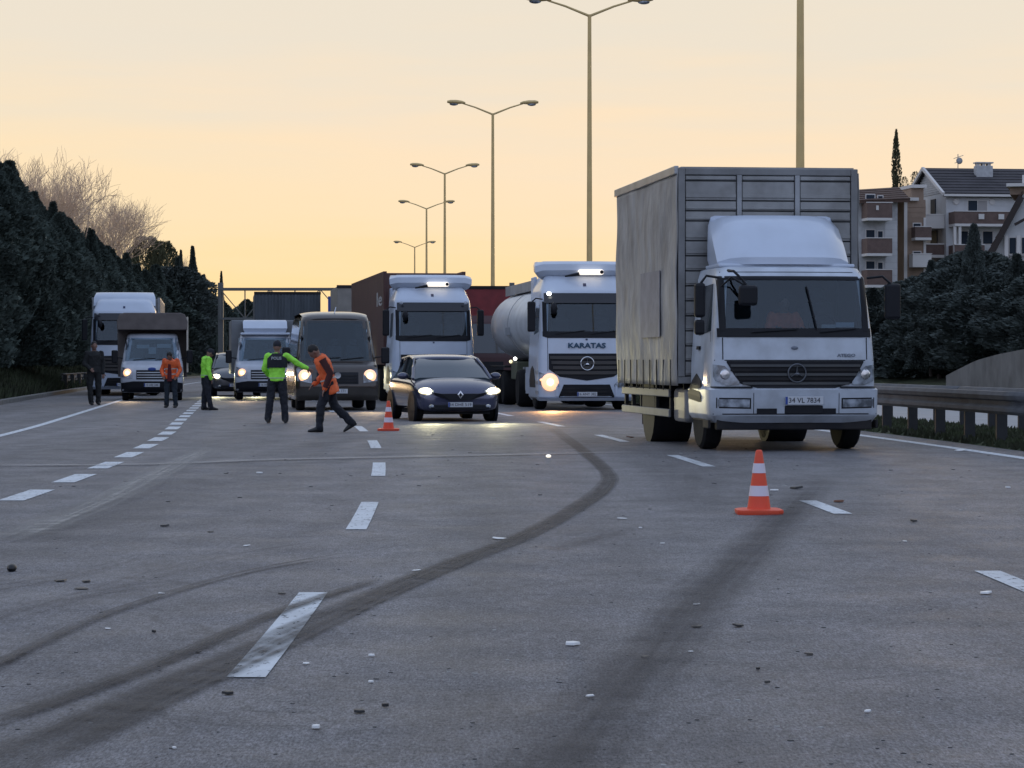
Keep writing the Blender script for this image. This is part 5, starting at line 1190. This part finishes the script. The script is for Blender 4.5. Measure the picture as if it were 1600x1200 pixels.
def bare_tree(px, top, label, k, off=-19.5, d=None, w=1.0):
    if d is None:
        d = min(np.arange(110, 300, 1.0), key=lambda q: abs((cx(q) + off) / q * F + 800 - px))
    T = empty('bare_tree', (at(px, d), d, .8), k * 1.9, label=label, cat='bare tree', group='bare trees behind the conifers'); s_ = (hz(top, d) - .8) / 13; T.scale = (s_ * w, s_ * w, s_)
    for nm, me in zip(('trunk', 'twigs'), BM[k % 3]):
        o = bpy.data.objects.new(nm, me); COL.objects.link(o); o.parent = T
        if nm == 'twigs': o['kind'] = 'stuff'
for k, (px, top, lab) in enumerate(((-45, 215, 'bare tree at the very left edge of the picture'), (8, 224, 'tallest bare tree, leftmost of the leafless crowns fully above the conifers'), (48, 226, 'bare tree just right of the tallest one, crown wide'), (88, 240, 'bare tree left of the middle of the leafless row'), (122, 268, 'middle bare tree above the slope of the conifer tops'), (138, 285, 'thin bare tree standing close behind the middle one'), (66, 232, 'thin bare tree filling the gap left of the middle of the leafless row'), (28, 226, 'thin bare tree close beside the tallest one'), (152, 300, 'lowest and rightmost bare tree above the conifer slope'))):
    bare_tree(px, top + 4, lab, k, w=1.0)
bare_tree(236, 368, 'small bare tree with dense fine twigs beside the olive tree', 1, d=245, w=.8)

# right side: trees below the houses
def sky_r(x): return float(np.interp(x, [1300, 1350, 1385, 1410, 1440, 1462, 1490, 1503, 1520, 1538, 1560, 1580, 1620, 1800], [440, 436, 438, 432, 412, 418, 402, 372, 372, 404, 398, 396, 380, 330]))
spr = 0
for d0 in np.arange(78, 150, 3.0):
    for row, o in enumerate((27.5, 30, 33)):
        if row == 1 and int(d0) % 2: continue
        dd = d0 + row * 1.1; X = cx(dd) + o + rnd.uniform(-.8, .8); px = 800 + X / dd * F
        if px < 1180 or px > 2100: continue
        gz = ground_z(o, dd); top = sky_r(px) + (10, 14, 8)[row] + (35 if row == 0 else 0); h = hz(top, dd) - gz + rnd.uniform(-.35, .2)
        plant('conifer' if rnd.random() < .0 else 'tree', rnd.choice(RM if rnd.random() < (.6 if row == 0 else .35) else RS), X, dd, gz - .1, max(2.5, h), 'dense blue green evergreen below the houses on the right, ' + ('front row above the far carriageway' if row == 0 else ('middle row' if row == 1 else 'back row against the houses')), 'evergreens below the houses', w=.85 + .25 * rnd.random())
for px, d, top, w, lab in ((1521, 112, 352, .62, 'pointed spruce rising in front of the main house balcony'), (1588, 108, 398, .7, 'evergreen against the white columns of the right house'), (1455, 118, 408, .6, 'evergreen below the side balconies of the main house')):
    plant('conifer', RS[0], at(px, d), d, .8, hz(top, d) - .8, lab, None, w=w)
plant('cypress', (crown_mesh('crown', leaf_c, 51, 7, .9, 2600, 'cypress', .22), trunk_mesh('trunk', 6, .1, 51, 3, .3)), at(1400, 250), 250, hz(320, 250), hz(203, 250) - hz(320, 250), 'single tall slim cypress alone on the skyline above the apartment block', None, w=1.0)
bush = crown_mesh('crown', leaf_c, 61, 7, 7, 1400, 'round', .5)
for px, top, lab in ((1430, 268, 'small shrub on the skyline between cypress and main house'), (1413, 276, 'low shrub on the skyline right beside the cypress')):
    T = empty('shrub', (at(px, 250), 250, hz(312, 250)), 0, label=lab, cat='shrub'); o = bpy.data.objects.new('crown', bush); COL.objects.link(o); o.parent = T; k = (hz(top, 250) - hz(312, 250)) / 7; T.scale = (k * .35, k * .35, k)

# retaining wall on the far side
def retaining_wall():
    prof = []
    for i in range(26):
        t = i / 25; d = 97 - 26 * t; px = 1478 + 260 * t
        top = np.interp(px, [1478, 1500, 1525, 1560, 1600, 1680, 1740], [603, 592, 580, 571, 564, 552, 548]); X = at(px, d); prof.append((X, d, float(hz(top, d))))
    O = prof[0]; v = []; f = []
    for X, Y, z in prof: v += [(X - O[0], Y - O[1], -.1), (X - O[0], Y - O[1], z), (X - O[0] + .3, Y - O[1] + .35, z), (X - O[0] + .3, Y - O[1] + .35, -.1)]
    for i in range(25):
        for k in range(4): f.append((i * 4 + k, i * 4 + (k + 1) % 4, i * 4 + 4 + (k + 1) % 4, i * 4 + 4 + k))
    f += [(0, 1, 2, 3), (100, 101, 102, 103)]
    MB().add(v, f).build('retaining_wall', mat('wall_concrete', (.17, .165, .155), .85, var=.4, vscale=1.2, dirt=.3), smooth=False, label='low grey concrete retaining wall with rising curved top beyond the guard rail', cat='wall').location = O
retaining_wall()

# grass tufts on the left bank and in the median
def tufts(name, n, fn, hgt, m, seed):
    r = np.random.RandomState(seed); V = np.zeros((n, 3, 3)); 
    for i in range(n):
        x, y, z = fn(r); a = r.rand() * 3.14; h = hgt * (.5 + r.rand()); w = .03 + .04 * r.rand(); l = r.randn(2) * h * .35
        V[i] = [(x - math.cos(a) * w, y - math.sin(a) * w, z - .03), (x + math.cos(a) * w, y + math.sin(a) * w, z - .03), (x + l[0], y + l[1], z + h)]
    me = bpy.data.meshes.new(name); me.vertices.add(n * 3); me.vertices.foreach_set('co', V.ravel()); me.loops.add(n * 3); me.loops.foreach_set('vertex_index', np.arange(n * 3)); me.polygons.add(n); me.polygons.foreach_set('loop_start', np.arange(0, n * 3, 3)); me.polygons.foreach_set('loop_total', np.full(n, 3)); me.update()
    me.materials.append(m); o = bpy.data.objects.new(name, me); COL.objects.link(o); return tag(o, kind='stuff')
grass_m = mat('grass_blades', (.055, .07, .03), .9, col2=(.035, .038, .02), vscale=.8)
def fl(r):
    y = 60 + 110 * r.rand() ** 1.3; o = -10.7 - 3.2 * r.rand(); return cx(y) + o, y, ground_z(o, y)
def fm(r):
    y = 30 + 90 * r.rand() ** 1.5; o = 8.0 + 2.4 * r.rand(); return cx(y) + o, y, .03
tufts('bank_grass', 42000, fl, .32, grass_m, 5); tufts('median_grass', 26000, fm, .07, grass_m, 6)

# ------------------------------------------------------------------ houses on the hill
wallw = mat('house_white', (.60, .60, .60), .9, var=.15, vscale=.6); wallb = mat('house_brown', (.32, .23, .17), .9, var=.2, vscale=.8); trim = mat('house_trim', (.62, .59, .56), .8); roofm = mat('roof_slate', (.055, .05, .055), .85, var=.3, vscale=.8); roofbr = mat('roof_brown', (.10, .06, .045), .9, var=.3)
parap = mat('parapet_brown', (.15, .10, .085), .85, var=.2); winm = mat('house_window', (.03, .04, .055), .6, spec=.08); curtain_m = mat('curtain', (.35, .33, .32), .9); darkb = mat('barge_dark', (.035, .025, .022), .8); stone = mat('clad_panel', (.50, .50, .50), .8, var=.2)
def window(par, x0, x1, z0, z1, y, cur=True):
    w = MB().box(x0, x1, y - .06, y - .01, z0, z1).build('window', trim, par)
    k = max(1, round((x1 - x0) / .9)); 
    for i in range(k):
        a = x0 + .08 + (x1 - x0 - .08) * i / k; b = a + (x1 - x0 - .08) / k - .08; MB().box(a, b, y - .09, y - .062, z0 + .08, z1 - .08).build('pane', winm if (i % 2 == 0 or not cur) else curtain_m, w)
def siding(par, x0, x1, z0, z1, y, m, h=.42):
    z = z0
    k = 0
    while z < z1 - .05 and k < 60:
        MB().box(x0, x1, y - .03 - (k % 2) * .012, y - .002, z, min(z + h - .03, z1)).build('cladding_board', m, par); z += h; k += 1
def balcony(par, x0, x1, z, y, dep=1.4, par_h=1.0, m=parap, slab=.22):
    b = MB().box(x0, x1, y - dep, y, z - slab, z).build('balcony_slab', trim, par)
    MB().box(x0, x1, y - dep, y - dep + .12, z, z + par_h).box(x0, x0 + .12, y - dep + .12, y, z, z + par_h).box(x1 - .12, x1, y - dep + .12, y, z, z + par_h).build('parapet', m, b)
    MB().box(x0 - .05, x1 + .05, y - dep - .05, y - dep + .17, z + par_h, z + par_h + .07).build('coping', trim, b)
    return b
def tiles(par, pts4, m, nrow=9, ncol=14):
    """stepped rows of roof covering over a slope given by four corners (eave left, eave right, ridge right, ridge left)"""
    a, b, c, d_ = [Vector(p) for p in pts4]; nn = (b - a).cross(d_ - a).normalized()
    if nn.z < 0: nn = -nn
    for i in range(nrow):
        t0, t1 = i / nrow, (i + 1) / nrow + .01
        p = [a.lerp(d_, t0), b.lerp(c, t0), b.lerp(c, t1), a.lerp(d_, t1)]
        q = [p[0] + nn * .10, p[1] + nn * .10, p[2] + nn * .04, p[3] + nn * .04]
        MB().add([*p, *q], [(0, 1, 2, 3), (4, 5, 6, 7), (0, 1, 5, 4), (1, 2, 6, 5), (2, 3, 7, 6), (3, 0, 4, 7)]).build('roof_course', m, par)
def main_house():
    d = 235; s_ = F / d
    H = empty('house', (at(1478, d), d, 4.0), R(8), label='large white house with dark slate roof, chimney and brown balconies', cat='house')
    Z = lambda py: hz(py, d) - 4.0; X = lambda px: (px - 1478) / s_
    W_, D_ = 11.5, 11.0; ze, zr = Z(302), Z(257)
    w = MB().box(0, W_, 0, D_, -3, ze).build('wall', wallw, H)
    g = MB().add([(0.01, 0, ze), (.01, D_, ze), (.01, D_ / 2, zr - .15), (.3, 0, ze), (.3, D_, ze), (.3, D_ / 2, zr - .15)], [(0, 1, 2), (3, 4, 5), (0, 1, 4, 3), (1, 2, 5, 4), (2, 0, 3, 5)]).build('gable', wallw, H)
    rf = MB().add([(-.4, -.6, ze - .1), (W_ + .4, -.6, ze - .1), (W_ + .4, D_ / 2, zr), (-.4, D_ / 2, zr), (W_ + .4, D_ + .6, ze - .1), (-.4, D_ + .6, ze - .1), (-.4, D_ / 2, zr - .25), (-.4, -.6, ze - .35), (-.4, D_ + .6, ze - .35), (W_ + .4, -.6, ze - .35), (W_ + .4, D_ / 2, zr - .25), (W_ + .4, D_ + .6, ze - .35)],
                  [(0, 1, 2, 3), (3, 2, 4, 5), (0, 3, 6, 7), (3, 5, 8, 6), (1, 2, 10, 9), (2, 4, 11, 10), (0, 1, 9, 7)]).build('roof', roofm, H)
    tiles(rf, [(-.4, -.62, ze - .08), (W_ + .4, -.62, ze - .08), (W_ + .4, D_ / 2, zr + .02), (-.4, D_ / 2, zr + .02)], roofm)
    MB().bar((-.45, -.65, ze - .1), (-.45, D_ / 2, zr + .02), .22, .28).bar((-.45, D_ / 2, zr + .02), (-.45, D_ + .6, ze - .1), .22, .28).build('barge_board', trim, rf)
    MB().box(-.4, W_ + .4, -.72, -.6, ze - .3, ze - .1).build('gutter', trim, rf)
    xc = X(1560); c = MB().box(xc - .75, xc + .75, 3.4, 4.2, zr - 1.8, Z(254)).build('chimney', stone, rf)
    for k in range(3): MB().box(xc - .68 + k * .5, xc - .4 + k * .5, 3.5, 4.1, Z(254), Z(250)).build('flue', trim, c)
    MB().box(xc - .8, xc + .8, 3.35, 4.25, Z(250), Z(248)).build('chimney_cap', stone, c); MB().box(xc - .2, xc + .1, 2.5, 2.8, zr - 3, zr - 1.5).build('roof_vent', trim, rf)
    xa = X(1525); MB().bar((xa, 5, zr), (xa, 5, zr + 1.3), .06).bar((xa - .4, 5, zr + .9), (xa + .5, 5, zr + 1.2), .05).bar((xa - .3, 5, zr + .5), (xa + .3, 5, zr + .7), .05).ell((xa + .1, 4.9, zr + .7), (.3, .1, .3)).build('aerial', greymetal, rf)
    siding(H, 1.7, 5.6, Z(330), ze - .35, 0, wallw, .5)
    window(H, X(1512), X(1545), Z(331), Z(312), 0)
    for px in (1494, 1552): MB().lathe([(.25, -.04), (.28, -.08), (.22, -.12), (.001, -.12)], (X(px), 0, Z(315)), 'y', 14).build('wall_lamp', trim, H)
    balcony(H, X(1482), X(1582), Z(351), 0, 1.8, 1.05)
    b = balcony(H, X(1482), X(1530), Z(402), 0, 1.8, 1.0); balcony(H, X(1556), X(1600), Z(402), 0, 1.8, 1.0)
    window(H, X(1496), X(1514), Z(385), Z(360), 0); window(H, X(1536), X(1554), Z(382), Z(360), 0, False); window(H, X(1500), X(1520), Z(436), Z(412), 0)
    for px in (1483, 1491, 1578): MB().box(X(px) - .12, X(px) + .12, -1.7, -1.45, -3, Z(355)).build('column', trim, H)
    for px in (1524, 1556): MB().box(X(px) - .25, X(px) + .25, -1.95, -1.9, Z(344), Z(336)).build('flower_pot', trim, H)
    # gable side (facing left): windows and stepped side balconies
    for y0, y1, zc, m in ((3, 4.4, Z(322), winm), (6.2, 7.4, Z(322), winm), (2.5, 4.4, Z(372), winm)): MB().box(-.08, -.01, y0, y1, zc - .8, zc + .8).build('window', m, H)
    for k, (zc, y0, y1, dx) in enumerate(((Z(352), .5, 8, 1.7), (Z(398), .5, 9, 2.1), (Z(432), .5, 9, 2.2))):
        b = MB().box(-dx, -.02, y0, y1, zc - .25, zc).build('balcony_slab', trim, H); MB().box(-dx, -dx + .12, y0, y1, zc, zc + .9).box(-dx + .12, -.02, y0, y0 + .12, zc, zc + .9).build('parapet', parap if k else trim, b); MB().box(-dx - .05, -.0, y0 - .05, y0 + .17, zc + .9, zc + 1.0).build('coping', trim, b)
    for y in (.6, 4): MB().box(-2.1, -1.85, y, y + .25, -3, Z(352)).build('column', stone, H)
    z = ze
    for k in range(12): MB().box(-.045, -.005, D_ / 2 - 4.6 + k * .40, D_ / 2 + 4.6 - k * .40, ze + .1 + k * .2, ze + .1 + k * .2 + .16).build('cladding_board', stone, g)
main_house()
def brown_house():
    d = 232; s_ = F / d; H = empty('house', (at(1412, d), d, 4.0), R(8), label='narrow brown clad house with white corner trim, directly left of the large slate roofed house', cat='house')
    Z = lambda py: hz(py, d) - 4.0; X = lambda px: (px - 1412) / s_
    MB().box(0, X(1447), 0, 8, -3, Z(312)).build('wall', wallb, H); siding(H, .25, X(1447), Z(430), Z(318), 0, wallb, .45)
    MB().box(X(1432), X(1452), 1.5, 8, Z(312), Z(292)).build('upper_wall', wallb, H)
    MB().box(-.3, X(1434), -.4, 8, Z(314), Z(309)).build('roof_edge', trim, H); MB().box(X(1430), X(1455), 1.1, 8.2, Z(292), Z(287)).build('roof_edge', trim, H)
    MB().box(0, .28, -.1, -.003, -3, Z(314)).build('corner_trim', trim, H)
    MB().box(X(1447) - .2, X(1447) + .02, -.1, -.003, -3, Z(340)).build('corner_trim', trim, H)
    balcony(H, X(1424), X(1450), Z(372), 0, 1.2, .9); balcony(H, X(1420), X(1450), Z(414), 0, 1.2, .9, trim)
    window(H, X(1426), X(1440), Z(364), Z(348), 0); window(H, X(1426), X(1440), Z(408), Z(392), 0)
brown_house()
def apartment():
    d = 226; s_ = F / d; H = empty('apartment_block', (at(1340, d), d, 3.5), R(8), label='apartment block with brown roof and dark projecting balconies, partly behind the grey box truck', cat='building')
    Z = lambda py: hz(py, d) - 3.5; X = lambda px: (px - 1340) / s_
    MB().box(0, X(1404), 0, 11, -3, Z(314)).build('wall', stone, H)
    rf = MB().add([(-.5, -.8, Z(316)), (X(1420), -.8, Z(312)), (X(1432), 5, Z(287)), (1.0, 5, Z(292)), (X(1436), 11.5, Z(305)), (-.5, 11.5, Z(312)), (-.5, -.8, Z(319)), (X(1420), -.8, Z(316))], [(0, 1, 2, 3), (3, 2, 4, 5), (0, 1, 7, 6), (0, 3, 5), (1, 2, 4)]).build('roof', roofbr, H)
    tiles(rf, [(-.5, -.82, Z(316) + .02), (X(1420), -.82, Z(312) + .02), (X(1432), 4.9, Z(287) + .02), (1.0, 4.9, Z(292) + .02)], roofbr, 6)
    siding(H, X(1384), X(1403), Z(440), Z(345), 0, wallw, .55)
    for z in (342, 397, 446):
        balcony(H, X(1346), X(1386), Z(z), 0, 1.8, 1.25, parap); window(H, X(1352), X(1368), Z(z) + .1, Z(z) + 2.1, 0); window(H, X(1371), X(1381), Z(z) + .1, Z(z) + 2.0, 0, False)
    MB().box(X(1360), X(1364), -1.86, -1.81, Z(330), Z(323)).build('wall_lamp', trim, H)
apartment()
def right_house():
    d = 205; s_ = F / d; H = empty('house', (at(1600, d), d, 3.0), R(-13), label='white gabled house with dark sloping barge board, at the right picture edge', cat='house')
    Z = lambda py: hz(py, d) - 3.0; X = lambda px: (px - 1600) / s_
    a, r_ = X(1552), X(1650)
    MB().add([(a, 0, Z(400)), (r_, 0, Z(400)), (r_, 0, Z(304)), (X(1598), 0, Z(304)), (a, 9, Z(400)), (r_, 9, Z(400)), (r_, 9, Z(304)), (X(1598), 9, Z(304))], [(0, 1, 2, 3), (4, 5, 6, 7), (0, 3, 7, 4), (1, 2, 6, 5), (2, 3, 7, 6)]).build('gable_wall', wallw, H)
    MB().box(a + .6, r_, .2, 9, -3, Z(400)).build('wall', wallw, H)
    MB().bar((X(1545), -.5, Z(404)), (X(1596), -.5, Z(308)), .5, .45).build('barge_board', darkb, H)
    for k in range(8):
        t0, t1 = k / 8, (k + 1) / 8 + .01; p = Vector((X(1543), -.3, Z(404) + .2)).lerp(Vector((X(1597), -.3, Z(303))), t0); q = Vector((X(1543), -.3, Z(404) + .2)).lerp(Vector((X(1597), -.3, Z(303))), t1)
        MB().add([p, q, q + Vector((0, 9, 0)), p + Vector((0, 9, 0)), p + Vector((-.05, 0, .22)), q + Vector((-.02, 0, .16)), q + Vector((-.02, 9, .16)), p + Vector((-.05, 9, .22))], [(0, 1, 2, 3), (4, 5, 6, 7), (0, 1, 5, 4), (1, 2, 6, 5), (2, 3, 7, 6), (3, 0, 4, 7)]).build('roof_course', roofbr, H)
    MB().box(X(1578), r_, .0, 8, Z(304), Z(292)).build('attic_wall', wallb, H); MB().box(X(1573), r_, -.7, 8.5, Z(292), Z(287)).build('roof_slab', trim, H)
    MB().box(X(1596), X(1606), 1, 2, Z(287), Z(272)).build('chimney', trim, H)
    for px in (1573, 1592): MB().box(X(px) - .14, X(px) + .14, -.4, -.1, Z(415), Z(368)).build('column', trim, H)
    for p0, p1 in ((1576, 1589), (1595, 1610)): window(H, X(p0), X(p1), Z(398), Z(370), -.02, False)
    MB().bar((X(1586), -.9, Z(352)), (X(1612), -.9, Z(338)), .3, .2).build('porch_edge', darkb, H)
    MB().box(X(1556), X(1620), -1.2, .2, Z(425), Z(408)).build('terrace_wall', wallb, H)
right_house()

# ------------------------------------------------------------------ debris on the road
deb_w = mat('debris_white', (.75, .75, .73), .5); deb_k = mat('debris_black', (.01, .01, .012), .5); deb_b = mat('debris_brown', (.16, .07, .04), .8)
def shard(px, py, wpx, m, label, cat, seed, thick=.02, asp=.6, name='plastic_shard'):
    q = random.Random(seed); p = gp(px, py); w = wpx / F * p.y / 2; n = q.choice((5, 6, 7)); a0 = q.uniform(0, 6.28)
    o = [(w * math.cos(a0 + 2 * math.pi * k / n) * q.uniform(.7, 1.1), w * asp * 2 * math.sin(a0 + 2 * math.pi * k / n) * q.uniform(.6, 1.1)) for k in range(n)]
    t = min(.013, thick * .5) * q.uniform(.6, 1.3); tilt = q.uniform(-.25, .25)
    v = [(x, y, .004 + max(0, tilt * x)) for x, y in o] + [(x * .92, y * .92, .004 + t + max(0, tilt * x)) for x, y in o]
    f = [tuple(range(n)), tuple(range(n, 2 * n))] + [(k, (k + 1) % n, n + (k + 1) % n, n + k) for k in range(n)]
    b = MB().add(v, f).build(name, m, bevel=.002, label=label, cat=cat); b.location = p; b.rotation_euler = (0, 0, 0); return b
DB = [(893, 1009, 30, deb_w, 'largest white bent shard on the asphalt near the bottom centre', .03), (921, 1091, 18, deb_w, 'white chip below the large bent white shard', .012), (1089, 946, 14, deb_w, 'white chip on the dark tyre mark below the near cone', .012),
      (1080, 1020, 11, deb_w, 'small white chip in the lower half of the right tyre mark', .01), (1356, 1115, 14, deb_w, 'bright white chip alone at the lower right', .015), (1540, 929, 25, deb_w, 'long white shard beside the rightmost lane dash', .02), (580, 1027, 14, deb_w, 'white chip right of the big lane dash, upper of two', .014),
      (579, 1068, 12, deb_w, 'round white chip right of the big lane dash, lower of two', .016), (493, 1140, 17, deb_w, 'bright white chip below the big lane dash', .018), (478, 1039, 14, deb_w, 'pale chip touching the side of the big lane dash', .012), (465, 939, 13, deb_w, 'white chip at the far end of the big lane dash', .018),
      (272, 1172, 9, deb_w, 'tiny white chip at the bottom left', .01), (252, 929, 12, deb_w, 'flat white chip left of the big lane dash', .01), (168, 984, 12, deb_w, 'greyish white chip on the left lane', .01), (780, 843, 30, deb_w, 'flat white strip beside the long curved tyre mark', .01), (650, 893, 18, deb_w, 'pale flake lying on the long curved tyre mark', .01),
      (385, 854, 12, deb_w, 'white flake on the left lane above the thin tyre mark', .01), (972, 811, 16, deb_w, 'white chip left of the near cone', .012), (1001, 826, 8, deb_w, 'small white chip just below the one left of the near cone', .012), (1036, 850, 10, deb_w, 'round white chip below left of the near cone', .012),
      (1210, 767, 18, deb_w, 'white shard just right of the near cone', .04), (1414, 847, 9, deb_w, 'tiny white chip on the right lane', .02), (1575, 763, 9, deb_w, 'white pebble near the right picture edge', .05), (1500, 705, 22, deb_w, 'scrap of white paper by the right edge line', .04), (405, 740, 13, deb_w, 'white flake on the pale cross line on the left', .03),
      (357, 1086, 22, deb_k, 'largest black shard, left of the foot of the big lane dash', .03), (560, 1115, 22, deb_k, 'long black shard at the bottom left of centre', .015), (602, 1106, 12, deb_k, 'small black chip next to the long black shard', .02), (95, 909, 24, deb_k, 'left one of two black strips on the left lane', .015),
      (135, 910, 20, deb_k, 'right one of two black strips on the left lane', .015), (128, 921, 26, deb_k, 'thin black strip under the pair of black strips', .008), (257, 823, 20, deb_k, 'black strip on the upper left lane', .02), (328, 832, 12, deb_k, 'black crumb right of the upper left black strip', .015), (1008, 1029, 20, deb_k, 'black shard in the lower part of the right tyre mark', .014),
      (1090, 981, 20, deb_k, 'black shard on the right tyre mark', .014), (1153, 980, 20, deb_k, 'black strip right of the right tyre mark', .014), (1265, 1024, 18, deb_k, 'dark strip on the right half of the foreground', .01), (1185, 1048, 9, deb_k, 'round black crumb on the right foreground', .025), (1200, 1069, 13, deb_k, 'black chip below the round black crumb', .012),
      (440, 929, 14, deb_k, 'black chip left of the far end of the big lane dash', .012), (1245, 764, 26, deb_k, 'black strip beyond the white shard right of the near cone', .03), (1312, 785, 20, deb_b, 'reddish brown strip above the lane dash right of the near cone', .03), (1427, 816, 13, deb_k, 'dark lump on the right lane', .04), (240, 990, 10, deb_k, 'dark crumb on the left tyre marks', .02),
      (310, 1021, 12, deb_k, 'black crumb between the two left tyre marks', .012), (985, 684, 14, deb_b, 'brown scrap at the end of the dash behind the box truck wheel', .06)]
for i, (x, y, w, m, l, t) in enumerate(DB): shard(x, y, w, m, l, 'debris', i + 3, thick=t)
b = MB().ell((0, 0, .02), (.035, .04, .022)).build('road_stud', emis('stud_glint', (1, .9, .7), 1.0), label='glinting road stud on the asphalt in front of the tanker', cat='road stud', smooth=True); b.location = gp(857, 715)  # the stud's glint is given as emission of its own
b = MB().ell((0, 0, .02), (.03, .05, .025), 10, 6).build('rubber_ball', deb_k, label='small black round crumb near the left picture edge', cat='debris', smooth=True); b.location = gp(18, 893)
# crumbs and grit nobody could count
def crumbs():
    r = random.Random(3); mb = MB(); mw = MB()
    for i in range(420):
        px = r.uniform(-50, 1650); py = 660 + 540 * r.random() ** 1.15; p = gp(px, py); s_ = r.uniform(.002, .0075) * (1 if py > 800 else 2.4)
        t = mw if r.random() < .22 else mb; a = r.uniform(0, 3.14)
        M_ = Matrix.Translation(p) @ Matrix.Rotation(a, 4, 'Z'); t.box(-s_, s_, -s_ * r.uniform(.5, 1.5), s_ * r.uniform(.5, 1.5), .0, s_ * .35, M_)
    mb.build('grit', mat('grit_dark', (.03, .03, .03), .9), kind='stuff'); mw.build('pale_grit', mat('grit_pale', (.4, .4, .38), .9), kind='stuff')
crumbs()
bpy.context.view_layer.update()
